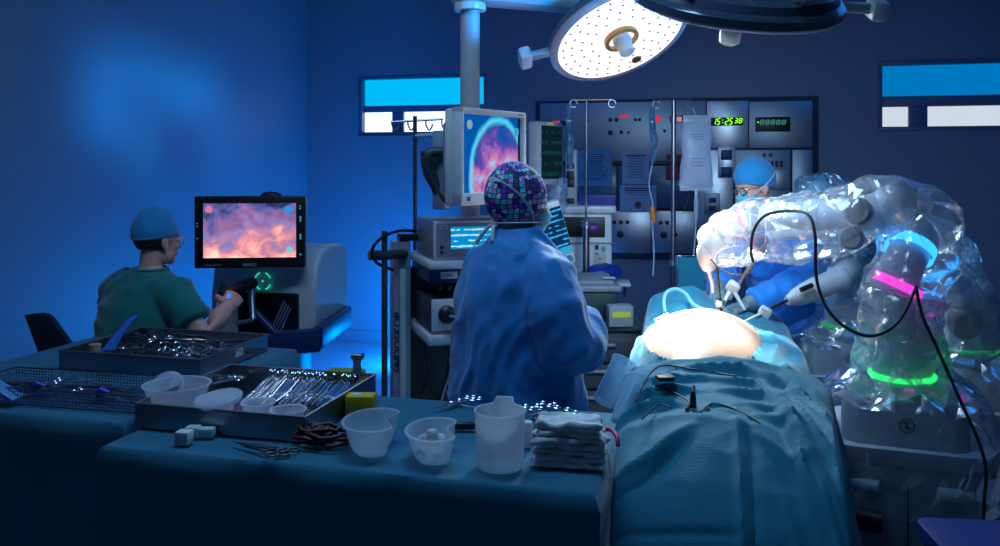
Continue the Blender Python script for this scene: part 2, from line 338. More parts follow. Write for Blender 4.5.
def wire_path(mb, pts, r, k=6, seg=6): return mb.tube(pts, r, seg, smooth=k)

# shared materials
M_white = mat('white_enamel', (0.62, 0.64, 0.66), 0.35)
M_offw = mat('pale_plastic', (0.55, 0.56, 0.58), 0.4)
M_grey = mat('grey_plastic', (0.22, 0.24, 0.27), 0.45)
M_dgrey = mat('dark_grey_plastic', (0.05, 0.055, 0.065), 0.45)
M_black = mat('black_plastic', (0.008, 0.009, 0.011), 0.4)
M_rubber = mat('black_rubber', (0.006, 0.006, 0.008), 0.55)
M_steel = mat('polished_steel', (0.72, 0.72, 0.74), 0.22, metal=1.0, var=0.05)
M_dsteel = mat('dark_steel', (0.30, 0.31, 0.34), 0.3, metal=1.0, var=0.1)
M_bsteel = brushed('brushed_steel', (0.62, 0.63, 0.66))
M_bsteel_d = brushed('brushed_steel_dull', (0.34, 0.37, 0.42), 0.4)
M_blue = mat('blue_plastic', (0.01, 0.035, 0.30), 0.35)
M_navy = mat('navy_plastic', (0.012, 0.03, 0.12), 0.4)
M_drape = cloth('teal_surgical_drape', (0.010, 0.20, 0.30), 0.66, weave=2100, bump=0.3, axis='UV', rib=0.35)
M_drape2 = cloth('teal_table_drape', (0.010, 0.16, 0.26), 0.75, weave=700, bump=0.25)
M_gown = cloth('blue_surgical_gown', (0.026, 0.22, 0.58), 0.55, bump=0.75, crease=8)
M_gown2 = cloth('bright_blue_gown', (0.018, 0.25, 0.80), 0.55, bump=0.75, crease=8)
M_scrub = cloth('green_scrub_cotton', (0.010, 0.20, 0.18), 0.85, bump=0.5, crease=8)
M_cap = cloth('blue_cap_fabric', (0.02, 0.27, 0.55), 0.8, weave=600, bump=0.3)
M_skin = mat('skin', (0.78, 0.40, 0.30), 0.5, var=0.08, scale=60, bump=0.05)
M_mask = cloth('mask_fabric', (0.20, 0.60, 0.68), 0.85, weave=900, bump=0.2)
M_strap = mat('white_cotton_strap', (0.70, 0.72, 0.78), 0.8)
M_glove = mat('grey_latex', (0.18, 0.25, 0.27), 0.4)
M_hair = mat('brown_hair', (0.03, 0.014, 0.008), 0.6, bump=0.5, bscale=160)
M_frost = frosted('frosted_plastic', (0.80, 0.84, 0.92), 0.40, 0.18)
M_frost2 = frosted('clear_frosted_plastic', (0.45, 0.72, 0.9), 0.5)
M_gauze = mat('white_gauze', (0.72, 0.73, 0.75), 0.9, bump=0.5, bscale=300)
M_film = film('clear_drape_film')
M_film2 = film('dense_drape_film', (0.80, 0.90, 1.0), 0.34, 0.6, 5.0, 0.16)
M_filmc = film('cyan_lit_film', (0.45, 0.80, 1.0), 0.24, 0.7, 7.0, 0.25)  # cyan light on the far robot's cover is put into the tint
M_filmb = film('blue_clear_film', (0.35, 0.78, 1.0), 0.65, 0.5, 14.0, 0.4)
M_glass = mat('dark_screen_glass', (0.004, 0.006, 0.009), 0.12)
# ------------------------------------------------------------------ the room
WY, WLX, WRX, FY, CH = 7.36, -3.80, 3.4, -1.6, 3.4      # rear wall, side walls, wall behind the camera, ceiling
def WB(px, py, y=WY):                                   # a pixel's place on the rear wall (or a plane y)
    r = RT*((px-500)/FPX)+FW+UP*((HOR-py)/FPX); k = y/r.y; return Vector((r.x*k, y, CZ+r.z*k))
M_wall = mat('wall_paint', (0.20, 0.23, 0.30), 0.5, var=0.04, scale=3, bump=0.04, bscale=200)
M_floor = mat('floor_vinyl', (0.30, 0.36, 0.45), 0.22, var=0.08, scale=6)
M_ceil = mat('ceiling_paint', (0.4, 0.42, 0.46), 0.7)
M_frame = mat('window_frame_paint', (0.10, 0.14, 0.25), 0.4)
def holed_wall(name, x0, x1, z0, z1, holes, y, th, material):
    xs = sorted({x0, x1, *[h[0] for h in holes], *[h[1] for h in holes]}); zs = sorted({z0, z1, *[h[2] for h in holes], *[h[3] for h in holes]})
    mb = MB()
    for i in range(len(xs)-1):
        for j in range(len(zs)-1):
            cx, cz = (xs[i]+xs[i+1])/2, (zs[j]+zs[j+1])/2
            if any(h[0] < cx < h[1] and h[2] < cz < h[3] for h in holes): continue
            mb.box((cx, y+th/2, cz), (xs[i+1]-xs[i], th, zs[j+1]-zs[j]))
    return struct(mb.build(name, material, smooth=False))
a0, a1 = WB(358, 136), WB(487, 71); b0, b1 = WB(878, 131), WB(1075, 57)
zt, zb = (a1.z+b1.z)/2, (a0.z+b0.z)/2
h1 = (a0.x, a1.x, zb, zt); h2 = (b0.x, b1.x, zb, zt)
holed_wall('wall_back', WLX-0.15, WRX+0.15, 0, CH, [h1, h2], WY, 0.18, M_wall)
struct(MB().box((WLX-0.075, (FY+WY)/2, CH/2), (0.15, WY-FY, CH)).build('wall_left', M_wall, smooth=False))
struct(MB().box((WRX+0.075, (FY+WY)/2, CH/2), (0.15, WY-FY, CH)).build('wall_right', M_wall, smooth=False))
struct(MB().box(((WLX+WRX)/2, FY-0.075, CH/2), (WRX-WLX+0.3, 0.15, CH)).build('wall_front', M_wall, smooth=False))
struct(MB().box(((WLX+WRX)/2, (FY+WY)/2, -0.05), (WRX-WLX+0.3, WY-FY+0.4, 0.1)).build('floor', M_floor, smooth=False))
struct(MB().box(((WLX+WRX)/2, (FY+WY)/2, CH+0.05), (WRX-WLX+0.3, WY-FY+0.4, 0.1)).build('ceiling', M_ceil, smooth=False))
M_base = mat('skirting_vinyl', (0.20, 0.24, 0.32), 0.35)
struct(MB().box(((WLX+WRX)/2, WY-0.012, 0.055), (WRX-WLX, 0.024, 0.11), 0.005).build('baseboard_back', M_base))
struct(MB().box((WLX+0.012, (FY+WY)/2, 0.055), (0.024, WY-FY-0.06, 0.11), 0.005).build('baseboard_left', M_base))
def window(name, h, cyan, white, mull, bar):
    x0, x1, z0, z1 = h; wd, ht = x1-x0, z1-z0; cx = (x0+x1)/2
    fr = MB(); t = 0.035
    for (c, s) in (((cx, WY+0.06, z1-t/2), (wd, 0.1, t)), ((cx, WY+0.06, z0+t/2), (wd, 0.1, t)), ((x0+t/2, WY+0.06, (z0+z1)/2), (t, 0.1, ht-2*t)), ((x1-t/2, WY+0.06, (z0+z1)/2), (t, 0.1, ht-2*t))):
        fr.box(c, s, 0.004)
    f = struct(fr.build(name, M_frame))
    zm = z0+ht*0.5
    MB().box((cx, WY+0.09, (zm+z1-t)/2), (wd-2*t, 0.012, z1-t-zm)).build('blind_panel', cyan, f, smooth=False)
    MB().box((cx, WY+0.075, zm-bar/2), (wd-2*t, 0.05, bar), 0.004).build('transom_bar', M_frame, f)
    xm = x0+mull[0]*wd; mw = mull[1]*wd
    MB().box((xm, WY+0.075, (z0+t+zm-bar)/2), (mw, 0.05, zm-bar-z0-t), 0.004).build('mullion', M_frame, f)
    zc, hh = (z0+t+zm-bar)/2, zm-bar-z0-t
    MB().box(((x0+t+xm-mw/2)/2, WY+0.09, zc), (xm-mw/2-x0-t, 0.01, hh)).build('pane', white, f, smooth=False)
    MB().box(((x1-t+xm+mw/2)/2, WY+0.09, zc), (x1-t-xm-mw/2, 0.01, hh)).build('pane', white, f, smooth=False)
    # outer skin closing the opening
    MB().box((cx, WY+0.16, (z0+z1)/2), (wd+0.1, 0.02, ht+0.1)).build('back_plate', M_frame, f, smooth=False)
window('window_1', h1, glow('daylight_blind', (0.0, 0.50, 0.95), 1.0), glow('daylight_pane', (0.85, 0.95, 1.0), 1.7), (0.30, 0.09), 0.06)
window('window_2', h2, glow('daylight_blind_dim', (0.0, 0.22, 0.62), 0.85), glow('daylight_pane_grey', (0.62, 0.68, 0.78), 1.0), (0.22, 0.10), 0.085)

# ------------------------------------------------------------------ steel control panel on the rear wall
def wrect(mb, px0, py0, px1, py1, y, th, bevel=0.003):  # a plate on the wall between two pixels, its face th proud of y
    p, q = WB(px0, py1), WB(px1, py0)
    k = (WY-y)
    return mb.box(((p.x+q.x)/2, y-th/2, (p.z+q.z)/2), (q.x-p.x, th, q.z-p.z), bevel)
cp = thing('control_panel', 'large brushed steel control panel with clock and switches set on the rear wall', 'control panel', (0, 0, 0))
p0 = WB(676, 255); cp.location = (p0.x, WY, p0.z)
OFF = -Vector(cp.location)
def cpart(name, rects, material, y, th, bevel=0.003, parent=None):
    mb = MB(Matrix.Translation(OFF))
    for r in rects: wrect(mb, *r, y, th, bevel)
    return mb.build(name, material, parent or cp)
cpart('frame', [(536, 96, 818, 256)], mat('dark_frame', (0.03, 0.04, 0.06), 0.4), WY-0.001, 0.03, 0.006)
YP = WY-0.031
cpart('steel_sheet', [(541, 101, 706, 161)], M_bsteel_d, YP, 0.008)
cpart('steel_sheet', [(707, 101, 748, 148)], M_bsteel, YP, 0.008)
cpart('steel_sheet', [(749, 101, 812, 148)], M_bsteel_d, YP, 0.008)
cpart('steel_sheet', [(697, 150, 733, 252)], M_bsteel, YP, 0.008)
cpart('steel_sheet', [(735, 150, 790, 252)], M_bsteel_d, YP, 0.008)
cpart('steel_sheet', [(792, 150, 812, 252)], M_bsteel_d, YP, 0.008)
cpart('steel_sheet', [(607, 211, 651, 252)], M_bsteel, YP, 0.008)
cpart('steel_sheet', [(652, 211, 695, 252)], M_bsteel, YP, 0.008)
M_lbox = mat('light_box_acrylic', (0.07, 0.14, 0.22), 0.25)
cpart('light_box_screen', [(563, 166, 617, 209)], M_lbox, YP, 0.012)
cpart('light_box_screen', [(619, 166, 693, 209)], M_lbox, YP, 0.012)
cpart('steel_sheet', [(541, 166, 561, 252)], M_bsteel_d, YP, 0.008)
cpart('steel_sheet', [(562, 211, 606, 252)], M_bsteel_d, YP, 0.008)
cpart('black_rail', [(541, 161.5, 706, 165)], M_black, YP, 0.02)
cpart('black_rail', [(655, 207, 695, 210)], M_black, YP, 0.02)
# clock
YQ = YP-0.008
ck = cpart('clock_display', [(711, 117.5, 743, 126)], M_black, YQ, 0.012)
M_led = glow('green_led', (0.25, 1.0, 0.02), 1.6); M_ledd = glow('dim_green_led', (0.12, 0.55, 0.40), 0.45); M_red = glow('red_lamp', (1.0, 0.03, 0.06), 0.7)
SEG = {'0': 'abcdef', '1': 'bc', '2': 'abged', '3': 'abgcd', '5': 'afgcd', '8': 'abcdefg', '-': 'g'}
def seven(mb, ch, cx, cz, w_, h_, y, t, sl=0.12):
    for s_ in SEG[ch]:
        dx, dz, vert = {'a': (0, .5, 0), 'g': (0, 0, 0), 'd': (0, -.5, 0), 'b': (.5, .25, 1), 'c': (.5, -.25, 1), 'f': (-.5, .25, 1), 'e': (-.5, -.25, 1)}[s_]
        x = cx+dx*w_+dz*h_*sl*2; mb.box((x, y, cz+dz*h_), (t, 0.003, h_*0.44) if vert else (w_*0.8, 0.003, t), 0, rot=(0, sl if vert else 0, 0))
def digits(parent, string, px0, px1, py, hpx, material, y, name='digit'):
    n = len(string)
    for i, ch in enumerate(string):
        pm = px0+(px1-px0)*(i+0.5)/n; c = WB(pm, py); wpx = (WB(pm+1, py)-c).x
        mb = MB(Matrix.Translation(OFF))
        if ch == ':':
            for s_ in (-1, 1): mb.box((c.x, y, c.z+s_*wpx*hpx*0.22), (wpx*0.9, 0.003, wpx*0.9))
        else: seven(mb, ch, c.x, c.z, wpx*(px1-px0)/n*0.6, wpx*hpx, y, wpx*0.85)
        mb.build(name, material, parent, smooth=False)
digits(ck, '15:25', 712.5, 733, 121.7, 6.2, M_led, YQ-0.0145)
digits(ck, '38', 734, 742.5, 121, 4.6, M_led, YQ-0.0145)
dp = cpart('counter_display', [(755, 117, 790, 132)], M_black, YQ, 0.012)
digits(dp, '88888', 759, 786, 122.5, 4.2, M_ledd, YQ-0.0145)
digits(dp, '-', 756, 759.5, 122.5, 4.2, M_led, YQ-0.0145)
def knob(px, py, r_px, material, name='knob', depth=0.02, y=YQ):
    c = WB(px, py)+OFF; wpx = (WB(px+1, py)-WB(px, py)).x; r = r_px*wpx; yy = y-WY
    return MB().lathe([(r, 0), (r, depth*0.7), (r*0.8, depth), (0.001, depth)], 14, (c.x, yy, c.z), (PI/2, 0, 0)).build(name, material, cp)
for px, py, r in ((588, 120, 1.8), (611, 120, 2), (617, 120, 2), (636, 120, 1.6), (640, 120, 1.6), (611, 133, 2.6), (622, 132.5, 2), (629, 132.5, 1.5), (665, 131, 1.6), (675, 131, 1.6)): knob(px, py, r, M_black)
for px, py, r in ((615, 222, 2), (621.5, 222, 2), (628, 222, 2), (621, 234, 3.4), (661, 222.5, 2), (667.5, 222.5, 2), (664, 234.5, 3.4), (676, 234, 2)): knob(px, py, r, M_black, 'gas_socket', 0.012)
cpart('red_indicator', [(554, 121, 561, 126)], M_red, YQ, 0.006)
cpart('indicator_window', [(561, 121, 573, 126)], M_black, YQ, 0.006)
cpart('red_indicator', [(621, 115, 629, 118)], M_red, YQ, 0.006)
cpart('red_indicator', [(656, 116.5, 661, 122)], M_red, YQ, 0.006)
sw = cpart('switch_plate', [(670, 116, 683, 123)], M_navy, YQ, 0.006); cpart('red_indicator', [(677, 117, 682, 122)], glow('pink_lamp', (1.0, 0.35, 0.45), 0.6), YQ-0.006, 0.004, parent=sw)
for px in (764, 770): knob(px, 146+9, 2, M_black)
for i in range(5): cpart('push_button', [(761+i*4.6, 161, 764+i*4.6, 167)], M_black, YQ, 0.008)
cpart('blank_plate', [(762, 170, 788, 190)], M_bsteel, YQ, 0.006)
ic = cpart('intercom', [(718, 147.5, 735, 178)], M_bsteel, YQ, 0.006)
cpart('intercom_grille', [(721, 150, 732, 160)], M_navy, YQ-0.006, 0.004, parent=ic); cpart('intercom_grille', [(721, 167, 732, 177)], M_navy, YQ-0.006, 0.004, parent=ic)
so = cpart('socket_plate', [(704, 193, 720, 215)], M_bsteel_d, YQ, 0.008)
for py in (200, 208): cpart('socket', [(709, py-2.5, 716, py+2.5)], M_navy, YQ-0.008, 0.005, parent=so)
M_lblred = mat('red_card', (0.45, 0.01, 0.04), 0.6)
cpart('red_label', [(667, 154.5, 685, 160)], M_lblred, YP-0.012, 0.003); cpart('red_label', [(666, 167, 684, 180)], M_lblred, YP-0.012, 0.003)
# notices on the light boxes
M_paperb = mat('pale_blue_paper', (0.12, 0.27, 0.42), 0.7); M_ink = mat('dark_print', (0.012, 0.03, 0.07), 0.7); M_paperw = mat('white_paper', (0.34, 0.44, 0.55), 0.7)
def notice(label, r, material, rows, hdr=1, emblem=None, y=YP-0.012):
    p, q = WB(r[0], r[3]), WB(r[2], r[1]); cx = (p.x+q.x)/2
    o = MB(at(-cx, -y, -p.z)).box((cx, y-0.002, (p.z+q.z)/2), (q.x-p.x, 0.003, q.z-p.z)).build('notice_sheet', material, smooth=False)
    o.location = (cx, y, p.z); tag(o, label, 'notice', 'notices on the control panel')
    wd, ht = q.x-p.x, q.z-p.z; mb = MB()
    for i in range(rows):
        l = wd*(0.75 if i < hdr else random.uniform(0.45, 0.8)); t = ht*(0.045 if i < hdr else 0.018)
        mb.box((random.uniform(-.04, .04)*wd if i >= hdr else 0, -0.0042, ht*(0.88-0.75*i/max(rows, 1)*(0.45 if emblem else 1))), (l, 0.001, t))
    k = mb.build('print_lines', M_ink, o, smooth=False); k['kind'] = 'stuff'
    if emblem: MB().lathe([(ht*0.13, 0), (ht*0.13, 0.001), (0.001, 0.001)], 18, (0, -0.0038, ht*0.25), (PI/2, 0, 0)).build('emblem', emblem, o)
notice('blue sheet of close printed lines in the light box above the anaesthesia machine', (577, 150, 613, 186), M_paperb, 13, 0, y=YP-0.02)
notice('pale sheet with a dark heading and short lines beside the blue sheet', (623, 152, 650, 184), M_paperw, 9, 1, y=YP-0.02)
notice('notice with bold heading and a round brown emblem below the light boxes', (621, 185, 657, 211), M_paperw, 4, 2, mat('brown_emblem', (0.10, 0.06, 0.06), 0.6), y=YP-0.03)
# ------------------------------------------------------------------ ceiling boom, surgical lamps
M_boom = mat('boom_enamel', (0.42, 0.43, 0.47), 0.4)
bp_ = W(470, 165, 4.0)
bo = thing('ceiling_boom', 'grey ceiling boom with a thick column hanging behind the white bezel monitor', 'equipment boom', (bp_.x, bp_.y, 0))
zbot = W(470, 226, 4.0).z
MB().tube([(0, 0, 2.40), (0, 0, zbot)], 0.046, 24).build('column', M_boom, bo)
MB().tube([(0, 0, 2.41), (0, 0, 2.375)], 0.075, 28).build('collar', M_white, bo)
MB().box((0, 0, zbot-0.02), (0.16, 0.16, 0.05), 0.01).build('end_plate', M_boom, bo)
e1 = W(720, 10, 4.6) - Vector((bp_.x, bp_.y, 0)); e1.z = 2.45
dirn = Vector((e1.x, e1.y, 0)); ang = math.atan2(dirn.y, dirn.x)
MB().box((dirn.x/2, dirn.y/2, 2.46), (dirn.length+0.16, 0.15, 0.10), 0.025, rot=(0, 0, ang)).build('boom_arm', M_boom, bo)
MB().tube([(dirn.x, dirn.y, 2.50), (dirn.x, dirn.y, CH)], 0.07, 20).build('ceiling_post', M_boom, bo)

M_lampface = glow('lamp_face_light', (1.0, 0.98, 0.95), 1.15)
M_lens = mat('lamp_lens_grey', (0.20, 0.21, 0.23), 0.3)
M_orange = mat('amber_ring', (0.55, 0.25, 0.06), 0.35)
M_lamp = mat('lamp_housing', (0.36, 0.38, 0.44), 0.3)
M_lampd = mat('lamp_dome_dark', (0.05, 0.06, 0.10), 0.18, coat=0.6)
def op_lamp(label, center, normal, grip, R, lit):
    q = normal.to_track_quat('Z', 'Y').to_matrix().to_4x4()                                     # +Z is where the lamp shines
    g = q.inverted() @ (grip-center); q = q @ Matrix.Rotation(math.atan2(g.y, g.x), 4, 'Z')      # +X is where its grip points
    o = thing('surgical_lamp', label, 'lamp', center, rot=q.to_euler())
    MB().lathe([(R*0.90, 0.0), (R*0.97, -0.004), (R, -0.012), (R*1.004, -0.018)], 56).build('rim', M_lamp, o)
    MB().lathe([(R*1.004, -0.018), (R, -0.045), (R*0.95, -0.06), (R*0.90, -0.062)], 56).build('rim_band', M_lampd if not lit else mat('lamp_band', (0.10, 0.11, 0.16), 0.3), o)
    MB().lathe([(R*0.95, -0.055), (R*0.9, -0.085), (R*0.6, -0.12), (R*0.25, -0.135), (0.001, -0.136)], 56).build('dome', M_lampd, o)
    MB().lathe([(0.001, -0.004), (R*0.90, -0.004)], 56).build('light_face', M_lampface if lit else mat('unlit_lamp_glass', (0.05, 0.06, 0.08), 0.1), o)
    dm = MB()
    for rr, n in ((0.82, 30), (0.70, 26), (0.56, 20), (0.42, 14)):
        for i in range(n):
            a = 2*PI*i/n+rr*3; dm.lathe([(0.006, 0), (0.006, 0.002), (0.001, 0.002)], 6, (R*rr*math.cos(a), R*rr*math.sin(a), -0.004))
    k = dm.build('led_lens', M_lens, o); k['kind'] = 'stuff'
    MB().lathe([(R*0.24, -0.004), (R*0.24, 0.015), (R*0.19, 0.02), (R*0.19, -0.003)], 32).build('amber_ring', M_orange, o)
    h = MB().lathe([(R*0.12, -0.004), (R*0.13, 0.03), (R*0.11, 0.04), (R*0.10, 0.09 if lit else 0.13), (R*0.06, 0.10 if lit else 0.14), (0.001, 0.101 if lit else 0.141)], 24).build('sterile_handle', M_white, o)
    MB().lathe([(R*0.07, -0.004), (R*0.07, 0.003), (0.001, 0.003)], 16, (R*0.70*math.cos(2.0), R*0.70*math.sin(2.0), 0)).build('sensor', mat('brown_sensor', (0.12, 0.05, 0.04), 0.3), o)
    # grip at the rim
    MB().box((R+0.05, 0, -0.03), (0.11, 0.045, 0.035), 0.01).build('grip_neck', M_lamp, o)
    MB().box((R+0.12, 0, -0.03), (0.06, 0.11, 0.07), 0.015).build('grip', M_white, o)
    # slots in the dome
    for a in (2.4, 3.4, 0.9): MB().box((R*0.86*math.cos(a), R*0.86*math.sin(a), -0.088), (0.05, 0.16, 0.012), 0.005, rot=(0, 0, a)).build('vent_slot', M_black, o)
    # yoke and arm up to the ceiling (out of the picture)
    return o, q
aim = Vector((-0.13, 3.66, 1.03))
c1 = W(621, 38, 4.15); r1 = (c1-Vector((0, 0, CZ))).normalized(); n1 = (r1*-0.48+(RT*0.40-UP*0.90)*0.88).normalized()
lp1, q1 = op_lamp('round surgical lamp with its white lit face tilted into view', c1, n1, W(530, 64, 4.1), 0.36, True)
c2 = W(735, 7, 3.05); n2 = (FW*0.42-RT*0.05-UP*0.90).normalized()
lp2, q2 = op_lamp('surgical lamp turned away showing its dark glossy dome and pale rim', c2, n2, W(850, 2, 3.0), 0.37, False)
def lamp_arm(o, c, q, hub, mid):
    back = q @ Vector((0, 0, -1)); back = Vector(back); inv = (Matrix.Translation(c) @ q).inverted()
    mb = MB(); p = c+back*0.13
    mb.tube([inv @ p, inv @ (p+back*0.10), inv @ mid, inv @ Vector((hub.x, hub.y, mid.z+0.05)), inv @ Vector((hub.x, hub.y, CH))], [0.03, 0.03, 0.035, 0.04, 0.05], 14, smooth=5)
    mb.build('suspension_arm', M_lamp, o)
lamp_arm(lp1, c1, q1, Vector((0.35, 4.6, 0)), Vector((-0.1, 4.7, 2.75)))
lamp_arm(lp2, c2, q2, Vector((0.75, 3.6, 0)), Vector((0.62, 2.75, 2.75)))
# their light
lamp('surgical_lamp_beam', 'SPOT', c1+n1*0.02+Vector((0, 0, -0.05)), aim, (1.0, 0.97, 0.92), 850, spot_size=math.radians(30), spot_blend=0.7, shadow_soft_size=0.15)
lamp('surgical_lamp_beam', 'SPOT', c2+n2*0.06, aim+Vector((0.05, 0.1, 0)), (0.93, 0.97, 1.0), 180, spot_size=math.radians(32), spot_blend=0.8, shadow_soft_size=0.15)
lamp('surgical_lamp_spill', 'SPOT', c1+n1*0.03, Vector((0.05, 3.1, 0.9)), (0.60, 0.86, 1.0), 210, spot_size=math.radians(125), spot_blend=1.0, shadow_soft_size=0.3)
lamp('surgical_lamp_spill', 'SPOT', c2+n2*0.10, Vector((0.1, 4.6, 1.1)), (0.42, 0.70, 1.0), 120, spot_size=math.radians(120), spot_blend=1.0, shadow_soft_size=0.3)
# ------------------------------------------------------------------ surgeon's console
def frame_of(root):
    bpy.context.view_layer.update(); inv = root.matrix_world.inverted(); return lambda px, py, d: inv @ W(px, py, d)
cr = W(265, 165, 4.42); con = thing('robot_console', 'pale robotic surgery console with a black framed screen beside the seated surgeon', 'console', (cr.x, cr.y, 0), 0.04)
Lc = frame_of(con)
fl, frr = Lc(212, 300, 4.5), Lc(320, 300, 4.42)
xw0, xw1 = fl.x, frr.x; cxm = (xw0+xw1)/2; wd = xw1-xw0
body = MB()
zt_, zb_ = 1.22, 0.74
prof = [(0.0, zb_), (-0.0, 0.98), (0.03, 1.12), (0.10, 1.20), (0.20, 1.225), (0.36, 1.215), (0.42, 1.19), (0.44, 1.12), (0.44, zb_+0.03), (0.41, zb_)]
body.prism([(y, z) for y, z in prof], xw0, xw1, Matrix(((0, 0, 1, 0), (1, 0, 0, 0), (0, 1, 0, 0), (0, 0, 0, 1))))
bo_ = body.build('body', M_white, con, angle=35); bv = bo_.modifiers.new('b', 'BEVEL'); bv.width = 0.02; bv.segments = 3; bv.limit_method = 'ANGLE'
MB().box((cxm, 0.22, 0.42), (0.26, 0.26, 0.66), 0.03).build('pedestal', M_navy, con)
MB().box((cxm, 0.26, 0.05), (0.56, 0.42, 0.09), 0.03).build('base', M_navy, con)
for sx in (-0.25, 0.25):
    for sy in (0.1, 0.42): MB().cyl((cxm+sx-0.015, sy, 0.035), (cxm+sx+0.015, sy, 0.035), 0.035).build('castor', M_black, con)
# recess with the controllers
r0, r1_ = Lc(236, 292, 4.42), Lc(303, 337, 4.42)
MB().box(((r0.x+r1_.x)/2, -0.008, (r0.z+r1_.z)/2), (r1_.x-r0.x, 0.03, r0.z-r1_.z), 0.012).build('controller_bay', mat('bay_black', (0.004, 0.004, 0.006), 0.3), con)
for k in range(4):
    a, b = Lc(296-k*3.2, 297, 4.38), Lc(278-k*3.2, 336, 4.34); MB().cyl(a, b, 0.005, seg=8).build('guide_rod', M_steel, con)
a, b = Lc(255, 312, 4.38), Lc(276, 334, 4.34); MB().tube([a, b], 0.022, 14).build('link_arm', M_navy, con)
# green ring mark
g = Lc(263, 281, 4.42)
for k in range(4):
    a0_ = PI/4+k*PI/2-0.42
    pts = [(g.x+0.045*math.cos(a0_+t*0.84/6), -0.006, g.z+0.045*math.sin(a0_+t*0.84/6)) for t in range(7)]
    MB().tube(pts, 0.004, 6).build('green_mark', glow('teal_mark', (0.02, 0.8, 0.55), 0.8) if 'teal_mark' not in MATS else MATS['teal_mark'], con)
MB().ell((g.x, -0.006, g.z), (0.006, 0.004, 0.006), 10, 6).build('green_mark', MATS['teal_mark'], con)
# armrest
p = [Lc(243, 346, 4.15), Lc(275, 345, 4.08), Lc(318, 338, 4.15), Lc(347, 316, 4.75)]
ar = MB()
for (a, b) in zip(p[:-1], p[1:]):
    mdl = (a+b)/2; dv_ = b-a; ar.box(mdl, (Vector((dv_.x, dv_.y)).length+0.03, 0.05, 0.115), 0.015, rot=(0, 0, math.atan2(dv_.y, dv_.x)))
ar.build('armrest', M_navy, con)
pa = [Lc(318, 338, 4.25), Lc(322, 330, 4.45)]
MB().tube(pa, 0.03, 10).build('armrest_bracket', M_navy, con)
# hand controllers (the near one is gripped)
a, b, c, d_ = Lc(252, 284, 4.36), Lc(252, 300, 4.33), Lc(253, 320, 4.28), Lc(236, 323, 4.22)
hc = MB().tube([a, b, c], [0.020, 0.017, 0.016], 12).build('hand_controller', M_dsteel, con)
MB().tube([c, d_], 0.012, 10).build('link', M_dsteel, hc)
MB().tube([Lc(253, 283, 4.36), Lc(240, 287, 4.26), Lc(224, 296, 4.14)], [0.030, 0.028, 0.024], 14, smooth=3).build('forearm_link', M_black, hc)
MB().tube([Lc(222, 293, 4.14), Lc(226, 312, 4.12)], [0.018, 0.016], 12).build('grip', M_black, hc)
MB().ell(Lc(229, 295.5, 4.02), (0.012, 0.008, 0.012), 12, 8).build('blue_button', glow('blue_button_light', (0.02, 0.15, 1.0), 1.6), hc)
hc2 = MB().tube([Lc(222, 284, 4.44), Lc(214, 320, 4.36)], 0.017, 12).build('hand_controller', M_dsteel, con)
# screen
mc = Lc(250, 232, 4.28); mw, mh = 0.545, 0.362
Ms = at(mc.x, mc.y, mc.z) @ Matrix.Rotation(A+0.10-0.04, 4, 'Z')
mo = MB(Ms).box((0, 0.02, 0), (mw, 0.045, mh), 0.008).build('monitor', M_black, con)
MB(Ms).box((0.006, 0.045, 0), (mw*0.998, 0.02, mh*0.97), 0.01).build('back_shell', M_white, mo)
MB(Ms).box((0.005, 0.09, -0.02), (0.25, 0.09, 0.2), 0.02).build('back_housing', M_black, mo)
MB(Ms).ell((0.10, 0.03, mh/2), (0.055, 0.03, 0.022), 16, 8).build('camera_bump', M_black, mo)
MB(Ms).tube([(0.02, 0.13, -0.05), (0.02, 0.20, -0.16), (0.02, 0.32, -0.2)], 0.03, 12).build('monitor_neck', M_white, mo)
tis = screen_tissue('tissue_screen', [(0.10, (0.02, 0.03, 0.10)), (0.26, (0.11, 0.11, 0.36)), (0.40, (0.30, 0.13, 0.30)), (0.50, (0.22, 0.20, 0.50)), (0.60, (0.50, 0.20, 0.32)), (0.72, (0.92, 0.36, 0.34)), (0.85, (1.0, 0.68, 0.58))], 3.2, 1.15, 0.55)
MB(Ms).box((0, -0.003, 0.008), (mw*0.835, 0.004, mh*0.755)).build('screen', tis, mo, smooth=False)
for (u, v, r_, m_) in ((-0.20, 0.115, 0.018, glow('pink_icon', (0.85, 0.25, 0.42), 0.8)), (0.19, 0.112, 0.020, glow('cyan_icon', (0.02, 0.35, 0.9), 0.9)), (0.195, -0.09, 0.015, glow('teal_icon', (0.1, 0.8, 0.8), 0.9))):
    MB(Ms).lathe([(r_, 0), (r_, 0.001), (0.001, 0.001)], 18, (u, -0.005, v), (PI/2, 0, 0)).build('screen_icon', m_, mo)
dots = MB(Ms)
for v in (0.13, 0.118): dots.box((0.248, -0.004, v), (0.006, 0.003, 0.005))
for v in (0.075, 0.065, 0.055, -0.015, -0.025, -0.035, -0.115): dots.box((0.250, -0.004, v), (0.008, 0.003, 0.006))
for v in (0.045, 0.030, -0.03): dots.box((-0.257, -0.004, v), (0.004, 0.003, 0.004))
k = dots.build('indicator_lights', glow('cyan_indicators', (0.1, 0.55, 0.75), 0.7), mo, smooth=False); k['kind'] = 'stuff'
text_obj('lettering', 'BARCO', 0.020, MATS['white_enamel'], mo, Ms @ at(0, -0.0035, -mh/2+0.016) @ FRONT, 0.0005)
MB(Ms).box((-0.18, -0.0035, -mh/2+0.016), (0.08, 0.001, 0.005)).build('lettering_strip', M_grey, mo, smooth=False)

